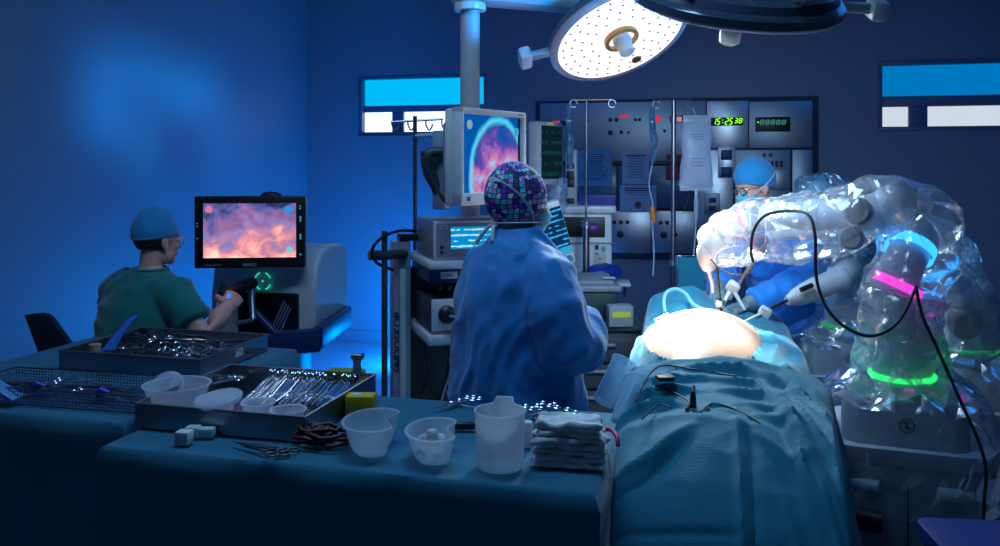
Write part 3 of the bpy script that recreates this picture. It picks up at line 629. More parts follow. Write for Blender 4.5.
# ------------------------------------------------------------------ endoscopy trolley with its devices
tr = W(433, 165, 3.62); YT = A+math.radians(17)
tro = thing('equipment_trolley', 'tall grey endoscopy trolley with shelves and printed upright post behind the standing nurse', 'trolley', (tr.x, tr.y, 0), YT)
M_trol = mat('trolley_enamel', (0.26, 0.34, 0.44), 0.4)
def shelf(name, z, th, dep0=-0.04, dep1=0.42, x0=-0.03, x1=0.48, m=M_white):
    return MB().box(((x0+x1)/2, (dep0+dep1)/2, z-th/2), (x1-x0, dep1-dep0, th), 0.012).build(name, m, tro)
shelf('shelf', 1.243, 0.035); shelf('shelf', 0.93, 0.045); shelf('shelf', 0.25, 0.04)
MB().box((0.215, 0.20, 1.175), (0.46, 0.40, 0.065), 0.01).build('drawer', M_navy, tro)
pl = MB().box((0.07, -0.003, 1.178), (0.075, 0.006, 0.03), 0.002).build('drawer_label', M_white, tro)
text_obj('lettering', 'ABRL', 0.022, M_ink, pl, at(0.07, -0.0065, 1.178) @ FRONT, 0.0005)
pst = MB().box((-0.075, 0.36, 0.68), (0.085, 0.085, 1.24), 0.01).build('upright_post', M_trol, tro)
MB().box((-0.075, 0.30, 0.70), (0.028, 0.03, 0.95), 0.004).build('rail_insert', M_offw, tro)
text_obj('lettering', 'ENDOSKOP', 0.052, M_ink, pst, at(-0.093, 0.315, 0.84) @ Matrix.Rotation(0, 4, 'Z') @ FRONT @ Matrix.Rotation(PI/2, 4, 'Z'), 0.001)
MB().box((0.53, 0.36, 0.68), (0.085, 0.085, 1.24), 0.01).build('upright_post', M_trol, tro)
MB().box((0.215, 0.41, 0.62), (0.56, 0.02, 1.1), 0.004).build('back_panel', M_dgrey, tro)
for x in (-0.06, 0.5):
    for y in (0.0, 0.36): MB().cyl((x-0.015, y, 0.05), (x+0.015, y, 0.05), 0.05).build('castor', M_black, tro)
MB().box((0.22, 0.19, 0.13), (0.62, 0.48, 0.06), 0.02).build('base', M_trol, tro)
Lt = frame_of(tro)
# rear rod with hooks
hk0, hk1 = Lt(415, 116, 3.98), Lt(415, 250, 3.98)
rod = MB().tube([hk0, (hk0.x, hk0.y, 1.25)], 0.010, 10).build('hook_rod', M_dsteel, tro)
bx0, bx1 = Lt(391, 122, 3.98), Lt(443, 119, 3.98)
MB().tube([bx0, bx1], 0.006, 8).build('hook_bar', M_dsteel, rod)
for px in (392, 408, 426, 442):
    t = Lt(px, 120.5, 3.98); mb = MB()
    mb.tube([t, t+Vector((0, 0, -0.02)), t+Vector((0.014, 0, -0.045)), t+Vector((0.028, 0, -0.03)), t+Vector((0.03, 0, -0.015))], 0.004, 6, smooth=4); mb.build('hook', M_steel, rod)
MB().tube([Lt(415, 136, 3.98), Lt(445, 135, 3.98)], 0.012, 8).build('cross_bar', M_trol, rod)
# free-standing rod at the trolley's side, clamped to it, and the cable looped round it
q0 = Lt(384.5, 231, 3.75)
po = MB().tube([(q0.x, q0.y, 0.03), q0], 0.0135, 12).build('side_pole', M_dgrey, tro)
MB().tube([(q0.x-0.07, q0.y-0.01, 1.255), (q0.x, q0.y, 1.252), (-0.06, 0.33, 1.24)], 0.022, 10).build('pole_clamp', M_dgrey, tro)
cb = [Lt(416, 231, 3.95), Lt(398, 231, 3.85), Lt(380, 239, 3.70), Lt(372, 251, 3.68), Lt(377, 263, 3.72), Lt(393, 270, 3.8)]
MB().tube(cb, 0.007, 8, smooth=6).build('looped_cable', M_rubber, tro)
# bits on the trolley's rear ledge
MB().box((-0.035, 0.36, 1.315), (0.10, 0.09, 0.03), 0.006).build('junction_box', M_black, tro)
for x in (0.02, 0.06, 0.10): MB().tube([(x, 0.05, 1.13), (x+0.02, 0.02, 1.12)], 0.012, 8).build('plug', M_black, tro)
mb = MB()
for k in range(5):
    x = 0.02+k*0.07; wire_path(mb, [(x, 0.3, 0.88), (x+0.06*math.sin(k*2.1), 0.2, 0.7), (x-0.05, 0.25+0.03*k, 0.5), (x+0.08, 0.2, 0.38), (x, 0.3, 0.275)], 0.005)
k = mb.build('hanging_cables', M_rubber, tro); k['kind'] = 'stuff'
mb = MB(); wire_path(mb, [(0.10, 0.05, 0.885), (0.09, 0.06, 0.75), (0.05, 0.07, 0.6), (0.06, 0.08, 0.4), (0.1, 0.1, 0.27)], 0.004); mb.build('pale_cable', M_offw, tro)

dv = thing('video_processor', 'grey medical video unit with a lit cyan display on the trolley top shelf', 'medical device', tro.location + Matrix.Rotation(YT, 3, 'Z') @ Vector((0.20, 0.0, 1.243)), YT)
MB().box((0, 0.17, 0.085), (0.40, 0.34, 0.165), 0.006).build('case', M_grey, dv)
MB().box((0, -0.004, 0.085), (0.40, 0.012, 0.165), 0.004).build('front_panel', M_offw, dv)
MB().box((0.0, -0.011, 0.085), (0.375, 0.004, 0.145), 0.002).build('front_inlay', M_grey, dv)
sc = MB().box((-0.02, -0.014, 0.095), (0.21, 0.004, 0.095)).build('display', screen_traces('cyan_display', (0.0, 0.30, 0.75), (0.5, 0.9, 1.0), 0.9, 4, 8), dv, smooth=False)
for x, z in ((-0.165, 0.055), (-0.165, 0.035)): MB().box((x, -0.014, z), (0.014, 0.006, 0.014), 0.002).build('button', M_black, dv)
text_obj('lettering', 'STS', 0.026, M_white, dv, at(-0.155, -0.0135, 0.142) @ FRONT, 0.0005)
for x in (-0.16, 0.16):
    for y in (0.04, 0.3): MB().cyl((x, y, 0), (x, y, 0.006), 0.015, seg=12).build('foot', M_black, dv)
d2 = thing('light_source', 'white fronted light source unit with a round black plug on the lower trolley shelf', 'medical device', tro.location + Matrix.Rotation(YT, 3, 'Z') @ Vector((0.17, -0.01, 0.93)), YT)
MB().box((0, 0.17, 0.075), (0.36, 0.33, 0.14), 0.006).build('case', M_dgrey, d2)
MB().box((0, -0.003, 0.077), (0.36, 0.014, 0.144), 0.004).build('front_panel', M_white, d2)
MB().box((0, -0.009, 0.012), (0.355, 0.004, 0.006), 0.001).build('red_line', mat('red_stripe', (0.4, 0.02, 0.05), 0.5), d2)
pg = MB().lathe([(0.038, 0), (0.038, 0.02), (0.026, 0.03), (0.022, 0.055), (0.001, 0.056)], 20, (-0.115, -0.01, 0.085), (PI/2, 0, 0)).build('round_plug', M_black, d2)
MB().tube([(-0.115, -0.06, 0.085), (-0.08, -0.09, 0.07), (-0.05, -0.09, -0.02), (-0.02, -0.08, -0.16), (0.0, -0.07, -0.30), (0.02, -0.02, -0.45)], 0.008, 8, smooth=6).build('light_cable', M_grey, pg)
for x in (-0.15, 0.15): MB().box((x, 0.16, 0.003), (0.03, 0.25, 0.006)).build('foot', M_black, d2)

# ------------------------------------------------------------------ large monitor on the boom
ml, mr_ = W(456, 157, 3.46), W(522, 157, 3.88)
mm = (ml+mr_)/2; ax = (mr_-ml); yawm = math.atan2(ax.y, ax.x); wid = Vector((ax.x, ax.y, 0)).length
mon = thing('wall_monitor', 'large white bezel monitor showing an endoscopic picture above the nurse', 'monitor', (mm.x, mm.y, 1.51), yawm)
mon.name = 'medical_monitor'
hgt = 0.405; zc = 1.685-1.51
bez = MB(); t_, tb = 0.026, 0.052
for (c, s) in (((0, 0, zc+hgt/2-t_/2), (wid, 0.05, t_)), ((0, 0, zc-hgt/2+tb/2), (wid, 0.05, tb)), ((-wid/2+0.0125, 0, zc), (0.025, 0.05, hgt)), ((wid/2-0.0125, 0, zc), (0.025, 0.05, hgt))): bez.box(c, s, 0.006)
bez.build('bezel', M_white, mon)
MB().box((0, 0.035, zc), (wid*0.985, 0.06, hgt*0.98), 0.012).build('back_shell', M_white, mon)
MB().box((0, 0.085, zc), (wid*0.8, 0.06, hgt*0.75), 0.02).build('back_housing', M_trol, mon)
arcs = screen_tissue('scope_screen', [(0.10, (0.0, 0.06, 0.35)), (0.30, (0.01, 0.09, 0.42)), (0.44, (0.10, 0.07, 0.40)), (0.55, (0.30, 0.12, 0.50)), (0.66, (0.62, 0.20, 0.40)), (0.76, (0.30, 0.45, 0.85)), (0.88, (1.0, 0.5, 0.6))], 4.0, 0.95, 1.3,
    arc=(0.62, 0.22, 0.50, 0.72, 0.10, (0.10, 0.75, 1.0), (0.0, 0.10, 0.42)))
sw_, sh_ = wid-0.05, hgt-t_-tb
zs = zc-hgt/2+tb+sh_/2
MB().box((0, -0.002, zs), (sw_, 0.006, sh_)).build('screen_border', M_black, mon, smooth=False)
MB().box((-0.002, -0.007, zs), (sw_*0.90, 0.004, sh_)).build('screen', arcs, mon, smooth=False)
for (u, v, m_) in ((-0.17, 0.12, glow('grey_icon', (0.35, 0.5, 0.65), 0.7)), (0.19, 0.10, glow('sky_icon', (0.05, 0.45, 0.8), 0.8))):
    MB().lathe([(0.02, 0), (0.02, 0.001), (0.001, 0.001)], 18, (u, -0.0092, zs+v), (PI/2, 0, 0)).build('screen_icon', m_, mon)
MB().box((-0.20, -0.026, zc-hgt/2+0.028), (0.022, 0.003, 0.018)).build('badge', M_blue, mon); MB().box((0.20, -0.026, zc+hgt/2-0.013), (0.04, 0.003, 0.008)).build('badge', M_grey, mon)
Lm = frame_of(mon)
aa = Lm(470, 190, 3.97)
MB().tube([(0, 0.11, zc-0.02), (0.0, 0.2, zc-0.03), (aa.x*0.8, aa.y-0.08, zc-0.03), aa+Vector((0, -0.035, 0))], 0.03, 12).build('monitor_arm', M_trol, mon)
# side bracket with handle and cable
b_ = [Lm(447, 152, 3.62), Lm(434, 152, 3.62), Lm(427, 157, 3.62), Lm(429, 172, 3.64), Lm(437, 188, 3.66), Lm(440, 205, 3.7)]
MB().tube(b_, [0.018, 0.022, 0.026, 0.028, 0.026, 0.02], 10, smooth=4).build('side_bracket', M_dgrey, mon)
MB().tube([Lm(421, 153, 3.6), Lm(432, 153, 3.62)], 0.009, 8).build('bracket_knob', M_black, mon)
MB().tube([Lm(431, 178, 3.6), Lm(437, 190, 3.58), Lm(445, 201, 3.55), Lm(450, 204, 3.53)], 0.008, 8, smooth=4).build('cable', M_rubber, mon)
MB().box(Lm(441, 170, 3.66), (0.04, 0.07, 0.34), 0.008).build('mount_plate', M_trol, mon)
# ------------------------------------------------------------------ anaesthesia machine and its monitors
an = W(582, 165, 5.25); am = thing('anaesthesia_machine', 'white anaesthesia machine with a dark slot and tall column by the steel panel', 'medical machine', (an.x, an.y, 0), A-0.10)
La = frame_of(am)
x0, x1 = La(540, 200, 5.25).x, La(612, 200, 5.25).x; xc, xw = (x0+x1)/2, x1-x0
MB().box((xc, 0.25, 0.77), (xw, 0.5, 1.16), 0.015).build('body', M_white, am)
MB().box((xc, 0.25, 1.375), (xw+0.05, 0.54, 0.05), 0.012).build('top_shelf', M_white, am)
s0, s1 = La(559, 217, 5.25), La(605, 237, 5.25)
MB().box(((s0.x+s1.x)/2, -0.002, (s0.z+s1.z)/2), (s1.x-s0.x, 0.02, s0.z-s1.z), 0.006).build('slot', M_black, am)
MB().ell(((s0.x+s1.x)/2+0.06, -0.02, (s0.z+s1.z)/2-0.005), (0.05, 0.02, 0.03), 14, 8).build('vaporiser_cap', mat('purple_plastic', (0.16, 0.03, 0.25), 0.35), am)
MB().box(((s0.x+s1.x)/2, -0.012, 1.17), (xw*0.96, 0.006, 0.006)).build('panel_seam', M_grey, am)
pz = La(600, 252, 5.25); ps = MB().box((pz.x, -0.006, pz.z), (0.075, 0.006, 0.13), 0.002).build('instruction_card', mat('card_cream', (0.62, 0.62, 0.55), 0.6), am)
for k, (dx, dz, m_) in enumerate(((-0.02, 0.03, M_ink), (0.02, 0.02, mat('teal_card', (0.05, 0.3, 0.35), 0.6)), (0.0, -0.04, M_lblred), (-0.02, -0.01, M_ink))): MB().box((pz.x+dx, -0.0095, pz.z+dz), (0.022, 0.002, 0.03 if k < 2 else 0.008)).build('card_print', m_, ps, smooth=False)
MB().box((pz.x+0.03, -0.006, pz.z-0.02), (0.012, 0.004, 0.10)).build('yellow_strip', mat('yellow_tape', (0.7, 0.5, 0.05), 0.6), am)
for z in (0.55, 0.36):
    dr = MB().box((xc, -0.006, z), (xw*0.9, 0.02, 0.16), 0.008).build('drawer', M_offw, am); MB().box((xc, -0.022, z+0.04), (0.15, 0.02, 0.02), 0.006).build('handle', M_grey, dr)
MB().box((xc, 0.25, 0.14), (xw+0.06, 0.56, 0.12), 0.03).build('base', M_grey, am)
for sx in (-1, 1):
    for y in (0.02, 0.48): MB().cyl((xc+sx*xw*0.45-0.015, y, 0.04), (xc+sx*xw*0.45+0.015, y, 0.04), 0.04).build('castor', M_black, am)
# column with small dark readouts
cc = La(571, 180, 5.2); MB().box((cc.x, 0.16, 1.57), (0.075, 0.12, 0.36), 0.012).build('column', M_offw, am)
for pz_, h_ in ((164, 0.035), (174, 0.06), (182, 0.05), (200, 0.035)): q = La(570, pz_+2, 5.2); MB().box((q.x, 0.098, q.z), (0.05, 0.008, h_), 0.003).build('readout', M_black, am)
# patient monitor on top
pm_l, pm_r = W(537, 153, 5.0), W(563, 155, 5.22); axx = pm_r-pm_l; yw = math.atan2(axx.y, axx.x); wv = Vector((axx.x, axx.y)).length
pmn = thing('patient_monitor', 'tall patient monitor in a white frame with dark screen beside the blue plastic bag', 'monitor', (((pm_l+pm_r)/2).x, ((pm_l+pm_r)/2).y, 1.40), yw)
zc = 1.72-1.40; hh = 0.38
MB().box((0, 0.03, zc), (wv, 0.07, hh), 0.012).build('case', M_white, pmn)
MB().box((0.01, -0.006, zc+0.005), (wv*0.80, 0.006, hh*0.84), 0.003).build('screen', screen_traces('vitals_dark', (0.004, 0.018, 0.028), (0.006, 0.05, 0.05), 0.8, 5, 5), pmn, smooth=False)
MB().box((-0.01, -0.008, zc+hh/2-0.012), (0.06, 0.004, 0.012)).build('alarm_bar', glow('yellow_alarm', (0.5, 0.6, 0.05), 0.5), pmn)
MB().tube([(0, 0.06, zc-hh/2+0.05), (0, 0.09, 0.0)], [0.03, 0.04], 12).build('stand', M_offw, pmn)
MB().box((0.0, 0.12, zc+0.02), (0.14, 0.10, 0.26), 0.02).build('rear_module', M_trol, pmn)
# ventilator screen, tilted on its arm near the nurse's face
vs = W(553, 232, 4.55)
vt = thing('ventilator_screen', 'tilted ventilator screen of blue traces with a pale ribbed keypad beside the nurse face', 'monitor', vs, rot=(Matrix.Rotation(A+0.25, 4, 'Z') @ Matrix.Rotation(-0.10, 4, 'X') @ Matrix.Rotation(-0.36, 4, 'Y').inverted()).to_euler())
vt.rotation_euler = (Matrix.Rotation(A+0.15, 4, 'Z') @ Matrix.Rotation(0.30, 4, 'Y').inverted() @ Matrix.Rotation(0.12, 4, 'X')).to_euler()
MB().box((-0.02, 0.03, -0.02), (0.20, 0.06, 0.36), 0.014).build('case', M_white, vt)
MB().box((0.012, -0.002, 0.015), (0.125, 0.006, 0.225), 0.002).build('screen', screen_traces('vent_traces', (0.004, 0.03, 0.10), (0.03, 0.42, 0.85), 1.0, 8, 4), vt, smooth=False)
MB().box((0.012, -0.006, -0.118), (0.125, 0.004, 0.035), 0.001).build('soft_keys', glow('cyan_keys', (0.03, 0.45, 0.85), 0.8), vt)
gr = MB()
for k in range(14): gr.box((-0.092, -0.003, 0.06-0.016*k), (0.03, 0.008, 0.007))
gr.build('ribbed_keypad', M_grey, vt, smooth=False)
MB().lathe([(0.016, 0), (0.016, 0.02), (0.001, 0.022)], 14, (0.05, -0.002, -0.165), (PI/2, 0, 0)).build('dial', mat('teal_dial', (0.05, 0.2, 0.3), 0.4), vt)
MB().lathe([(0.010, 0), (0.010, 0.01), (0.001, 0.01)], 12, (0.0, -0.002, -0.16), (PI/2, 0, 0)).build('amber_key', mat('amber_key', (0.5, 0.25, 0.12), 0.4), vt)
bpy.context.view_layer.update(); vi = vt.matrix_world.inverted()
MB().tube([(0, 0.06, -0.05), vi @ W(556, 262, 4.8), vi @ Vector((W(562, 262, 5.1).x, W(562, 262, 5.1).y, 1.05)), vi @ (am.matrix_world @ Vector((xc-0.1, 0.0, 1.05)))], 0.02, 10, smooth=3).build('support_arm', M_offw, vt)
# yellow absorber knobs
yk = thing('absorber_valves', 'pair of yellow and black valve knobs below the tilted ventilator screen', 'valve', W(556, 270, 4.75), A)
for dx in (-0.03, 0.035): MB().lathe([(0.028, -0.03), (0.03, 0), (0.03, 0.02), (0.02, 0.03), (0.001, 0.031)], 16, (dx, 0, 0.01), (PI/2, 0, 0)).build('yellow_knob', mat('yellow_plastic', (0.65, 0.45, 0.02), 0.4), yk)
MB().box((0.02, 0.06, 0.0), (0.16, 0.08, 0.07), 0.012).build('valve_block', M_black, yk)
MB().tube([(0.02, 0.09, 0), (0.05, 0.25, -0.02), (0.1, 0.46, -0.02)], 0.02, 10).build('mount_tube', M_black, yk)
# clear plastic hose cover hanging between the screens
def crumple(me, amp, sc, seed=0):
    displace(me, lambda p: amp*(ridge(p+Vector((seed, 0, 0)), (sc, sc, sc))*0.6+ridge(p+Vector((0, seed, 0)), (sc*2.3,)*3)*0.4))
def film_bag(name, pts, radii, material, parent, seg=28, k=8, amp=0.02, sc=9, flat=1.0, seed=0.0, cap=True):
    pp, rr = catmull([Vector(p) for p in pts], list(radii), k); mb = MB(); mb.tube(pp, rr, seg, flat=flat, caps=cap); me = mb.mesh(name)
    crumple(me, amp, sc, seed); return mesh_obj(name, me, material, parent, angle=25)
o = film_bag('clear_plastic_cover', [(0, 0, 0), (0.005, 0, 0.07), (0.02, 0, 0.16), (0.045, 0, 0.22)], [0.03, 0.055, 0.04, 0.015], M_film, None, amp=0.012, sc=14)
place(o, W(556, 217, 4.9), A); tag(o, 'crumpled clear plastic cover hanging between the dark monitor and the ventilator screen', 'plastic cover')
# blue tray on the machine's top
o = MB(); o.lathe([(0.001, 0), (0.105, 0), (0.115, 0.055), (0.108, 0.055), (0.098, 0.008), (0.001, 0.008)], 4, rot=(0, 0, PI/4)); o = o.build('plastic_tray', M_blue, smooth=False); o.scale = (1.35, 0.9, 1)
place(o, am.matrix_world @ Vector((La(598, 200, 5.2).x, 0.10, 1.401)), A-0.1); tag(o, 'blue plastic tray on top of the white anaesthesia machine', 'tray')

# ------------------------------------------------------------------ drawer cart with bin, boxes
dc = W(600, 165, 4.55); ca = thing('drawer_cart', 'grey drawer cart half hidden between the nurse and the draped patient', 'cart', (dc.x, dc.y, 0), A)
MB().box((0.0, 0.22, 0.45), (0.44, 0.44, 0.62), 0.012).build('body', M_dgrey, ca)
for k, z in enumerate((0.66, 0.52, 0.38, 0.24)):
    d = MB().box((0, -0.008, z), (0.41, 0.02, 0.125), 0.006).build('drawer', M_dgrey, ca); MB().box((0, -0.026, z+0.03), (0.16, 0.018, 0.016), 0.005).build('handle', M_grey, d)
MB().box((0, 0.22, 0.775), (0.48, 0.48, 0.03), 0.01).build('top', M_dgrey, ca)
for sx in (-0.18, 0.18):
    for y in (0.05, 0.4): MB().tube([(sx, y, 0.14), (sx, y, 0.05)], 0.02, 8).build('castor_stem', M_dgrey, ca); MB().cyl((sx-0.012, y, 0.045), (sx+0.012, y, 0.045), 0.045).build('castor', M_black, ca)
Ld = frame_of(ca)
bi = Ld(600, 292, 4.5)
M_bin = mat('dark_green_bin', (0.012, 0.05, 0.05), 0.35)
bn = thing('lidded_bin', 'dark green bin with a sloping grey lid on the drawer cart', 'bin', ca.matrix_world @ Vector((bi.x, 0.20, 0.79)), A)
MB().box((0, 0, 0.085), (0.29, 0.30, 0.17), 0.012).build('bin_body', M_bin, bn)
MB().box((0, 0, 0.185), (0.335, 0.34, 0.035), 0.012).build('lid', M_grey, bn)
MB().box((0.0, 0.02, 0.215), (0.27, 0.26, 0.03), 0.012, rot=(0.06, 0, 0)).build('lid_raised_panel', M_grey, bn)
MB().box((0.11, -0.05, 0.2325), (0.07, 0.06, 0.004)).build('lid_label', M_white, bn)
bx = thing('carton', 'white carton with a yellow label beside the green bin', 'box', ca.matrix_world @ Vector((bi.x+0.20, 0.02, 0.79)), A+0.1)
bx.location = W(611, 165, 4.35)*1; bx.location.z = 0.0
bx.location = (ca.matrix_world @ Vector((0.105, 0.01, 0.79)))
bn.location = (ca.matrix_world @ Vector((-0.04, 0.235, 0.79)))
MB().box((0, 0, 0.055), (0.13, 0.09, 0.11), 0.002).build('carton_body', mat('dull_carton', (0.26, 0.28, 0.30), 0.6), bx); MB().box((0.0, -0.046, 0.065), (0.10, 0.003, 0.03)).build('yellow_label', mat('yellow_label', (0.75, 0.62, 0.05), 0.6), bx)
# blue drape bundle beyond the bin
mb = MB(); mb.ell((0, 0, 0.04), (0.11, 0.08, 0.055), 20, 12); mb.ell((0.05, 0.02, 0.05), (0.08, 0.06, 0.05), 16, 10); me = remesh(mb, 0.008, 3); crumple(me, 0.012, 16)
o = mesh_obj('folded_cloth', me, M_blue); am_l = La(603, 280, 5.0)
sh = thing('side_shelf', 'narrow pale shelf fixed to the front of the anaesthesia machine', 'shelf', am.matrix_world @ Vector((La(600, 280, 5.1).x, -0.12, 0.93)), A-0.1)
MB().box((0, 0, 0.01), (0.36, 0.20, 0.02), 0.006).build('board', M_offw, sh)
for dx in (-0.15, 0.15): MB().tube([(dx, 0.09, -0.08), (dx, -0.06, 0.0)], 0.008, 8).build('bracket', M_grey, sh)
place(o, sh.location+Vector((0.0, 0, 0.02)), A); tag(o, 'bundle of bright blue cloth on the narrow shelf below the machine', 'cloth')

# ------------------------------------------------------------------ drip stands and what hangs on them
def drip_stand(label, px, d, ztop, hooks, rthin, rthick, zjoin, bar):
    p = W(px, 165, d); o = thing('drip_stand', label, 'drip stand', (p.x, p.y, 0), A, 'drip stands')
    MB().tube([(0, 0, 0.06), (0, 0, zjoin)], rthick, 14).build('lower_pole', M_dsteel, o)
    MB().tube([(0, 0, zjoin-0.02), (0, 0, zjoin+0.015)], rthick*1.3, 14).build('clamp_collar', M_steel, o)
    MB().tube([(0, 0, zjoin), (0.004, 0, ztop)], rthin, 10).build('upper_rod', M_dsteel, o)
    MB().tube([(bar[0], 0, ztop-0.005), (bar[1], 0, ztop-0.002)], 0.005, 8).build('cross_bar', M_dsteel, o)
    for hx in hooks:
        MB().torus((hx, 0, ztop-0.028), 0.022, 0.0035, (PI/2, 0, 0), 20, 6, 5.4).build('hook', M_dsteel, o)
    hub = MB().tube([(0, 0, 0.05), (0, 0, 0.10)], 0.035, 14).build('base_hub', M_dsteel, o)
    for k in range(5):
        a = 2*PI*k/5+0.3; MB().tube([(0.02*math.cos(a), 0.02*math.sin(a), 0.075), (0.2*math.cos(a), 0.2*math.sin(a), 0.055)], [0.016, 0.012], 8).build('leg', M_dsteel, o)
        MB().cyl((0.2*math.cos(a)-0.01, 0.2*math.sin(a), 0.027), (0.2*math.cos(a)+0.01, 0.2*math.sin(a), 0.027), 0.027, seg=12).build('castor', M_black, o)
    return o
d1, d2_ = 5.06, 5.06
ds1 = drip_stand('drip stand with thin rod and thick lower pole rising behind the green bin', 586, d1, W(586, 99, d1).z, (-0.075, 0.155), 0.008, 0.021, W(586, 224, d1).z, (-0.08, 0.16))
ds2 = drip_stand('straight steel drip stand carrying the full fluid bag', 673, d2_, W(673, 100, d2_).z, (-0.10, 0.105), 0.015, 0.019, W(673, 262, d2_).z, (-0.12, 0.11))
def hang_bag(px, d, ys, ws, material, name, label, cat, flat=0.4, amp=0.010, sc=16, seed=0):
    top = W(px[0], ys[0], d); o = film_bag(name, [RT*((W(px[i], ys[i], d)-top).dot(RT))+UP*(W(px[i], ys[i], d).z-top.z) for i in range(len(ys))], [x/FPX*d/2 for x in ws], material, None, 18, 6, amp, sc, flat, seed)
    o.location = top; return tag(o, label, cat)
hang_bag([569, 569, 570, 570, 570], d1-0.03, [107, 120, 140, 155, 168], [5, 11, 14, 12, 9], M_filmb, 'plastic_bag', 'crumpled pale blue plastic bag hanging from the thin drip rod', 'plastic bag', seed=3)
o = hang_bag([653, 652, 653, 655, 652], d2_-0.03, [108, 116, 132, 146, 164], [4, 9, 11, 12, 3], M_filmb, 'plastic_bag', 'twisted blue plastic bag with a line hanging above the orange clip', 'plastic bag', seed=8)
def world_tube(name, pts, r, material, label, cat, k=6, seg=8, parent=None, group=None):
    o0 = Vector(pts[-1]); mb = MB(); mb.tube([Vector(p)-o0 for p in pts], r, seg, smooth=k); o = mb.build(name, material, parent); o.location = o0
    if label: tag(o, label, cat, group)
    return o
M_tub = frosted('clear_tubing', (0.75, 0.85, 0.95), 0.3)
tl_ = world_tube('infusion_line', [W(652, 165, 4.97), W(649, 186, 4.97), W(653, 205, 4.97), W(652, 222, 4.97), W(654, 250, 4.95), W(653, 276, 4.9)], 0.004, M_tub, 'thin clear infusion line with an orange clip below the twisted blue bag', 'tube')
q = W(653, 215, 4.97)-tl_.location; MB().tube([q+Vector((-0.006, 0, 0.05)), q+Vector((-0.003, 0, 0.02)), q+Vector((0.006, 0, -0.045))], [0.012, 0.016, 0.008], 10).build('orange_clip', mat('orange_plastic', (0.85, 0.22, 0.02), 0.4), tl_)
# full fluid bag
fb_t, fb_b = W(697, 121, 4.97), W(697, 183, 4.97)
fb = thing('fluid_bag', 'full clear infusion bag hanging on the steel drip stand', 'infusion bag', W(696, 186, 4.97), A)
def fbag(u, v, s):
    z = v*(fb_t.z-fb_b.z); w_ = 0.088+0.006*math.sin(v*9)-0.012*max(0, v-0.85)/0.15+0.012*max(0, 0.1-v)/0.1; th = 0.042*(math.sin(PI*min(max(v*0.94+0.03, 0), 1))**0.5)
    a = 2*PI*u; return Vector((w_*math.copysign(abs(math.cos(a))**0.7, math.cos(a)), th*math.sin(a), z))
mb = MB(); mb.loft([[fbag(i/28, j/18, 1) for i in range(28)] for j in range(19)]); me = mb.mesh('b'); crumple(me, 0.004, 18, 2)
mesh_obj('bag', me, frosted('bag_plastic', (0.72, 0.80, 0.95), 0.22), fb)
MB().box((0, 0, fb_t.z-fb_b.z+0.022), (0.15, 0.006, 0.06), 0.002).build('top_seal', M_frost, fb)
MB().box((0, 0, -0.014), (0.19, 0.006, 0.03), 0.002).build('bottom_seal', M_frost, fb)
pr = MB()
for k in range(6): pr.box((random.uniform(-0.01, 0.01), -0.046, 0.30-0.014*k if k < 3 else 0.16-0.02*(k-3)), (random.uniform(0.05, 0.09), 0.001, 0.004))
k = pr.build('faint_print', mat('grey_print', (0.25, 0.30, 0.40), 0.7), fb, smooth=False); k['kind'] = 'stuff'
hkp = W(693, 108, 4.97)-fb.location; hkp = Matrix.Rotation(-A, 3, 'Z') @ hkp
MB().tube([(0, 0, fb_t.z-fb_b.z+0.045), hkp], 0.004, 6).build('hanger', M_frost, fb)
port = MB().tube([(0, 0, -0.02), (0, 0, -0.06)], [0.010, 0.008], 10).build('port', M_white, fb)
Lf = frame_of(fb)
MB().tube([Lf(696, 196, 4.97), Lf(696, 200, 4.97), Lf(696, 214, 4.97), Lf(696, 222, 4.97)], [0.008, 0.013, 0.013, 0.006], 12).build('drip_chamber', M_frost, fb)
MB().tube([Lf(690, 190, 4.97), Lf(687, 203, 4.97), Lf(685, 210, 4.97)], [0.007, 0.008, 0.006], 8).build('black_port', M_black, fb)
MB().tube([Lf(696, 220, 4.97), Lf(695, 240, 4.95), Lf(693, 262, 4.92)], 0.004, 8, smooth=4).build('line', M_tub, fb)
MB().ell(Lf(692.5, 274, 4.92), (0.024, 0.024, 0.045), 16, 10).build('squeeze_bulb', M_frost, fb)
# ------------------------------------------------------------------ people
def basis(o, y, z):                                     # frame with +Y along y, +Z near z
    y = Vector(y).normalized(); z = Vector(z); x = y.cross(z).normalized(); z = x.cross(y)
    return Matrix(((x.x, y.x, z.x, o[0]), (x.y, y.y, z.y, o[1]), (x.z, y.z, z.z, o[2]), (0, 0, 0, 1)))
def head_parts(mb, M):
    s = mb.M; mb.M = s @ M
    mb.ell((0, -0.012, 0.025), (0.076, 0.096, 0.090), 24, 16); mb.ell((0, 0.028, -0.042), (0.060, 0.064, 0.080), 20, 14)
    mb.ell((0, 0.060, -0.100), (0.030, 0.026, 0.022)); mb.ell((0, 0.074, 0.022), (0.050, 0.020, 0.012))
    mb.tube([(0, 0.084, 0.012), (0, 0.102, -0.022), (0, 0.106, -0.034), (0, 0.088, -0.044)], [0.008, 0.011, 0.014, 0.009], 10)
    mb.ell((0, 0.086, -0.064), (0.024, 0.010, 0.006)); mb.ell((0, 0.084, -0.076), (0.020, 0.010, 0.007))
    for sx in (-1, 1):
        mb.ell((sx*0.038, 0.066, -0.03), (0.022, 0.02, 0.02)); mb.ell((sx*0.048, 0.015, -0.075), (0.016, 0.04, 0.03))
        mb.ell((sx*0.080, -0.008, -0.014), (0.009, 0.021, 0.032), rot=(0.15, 0, sx*0.35)); mb.ell((sx*0.079, -0.002, -0.040), (0.008, 0.010, 0.013))
    mb.tube([(0, -0.022, -0.05), (0, -0.030, -0.13), (0, -0.045, -0.21)], [0.056, 0.052, 0.064], 18); mb.M = s
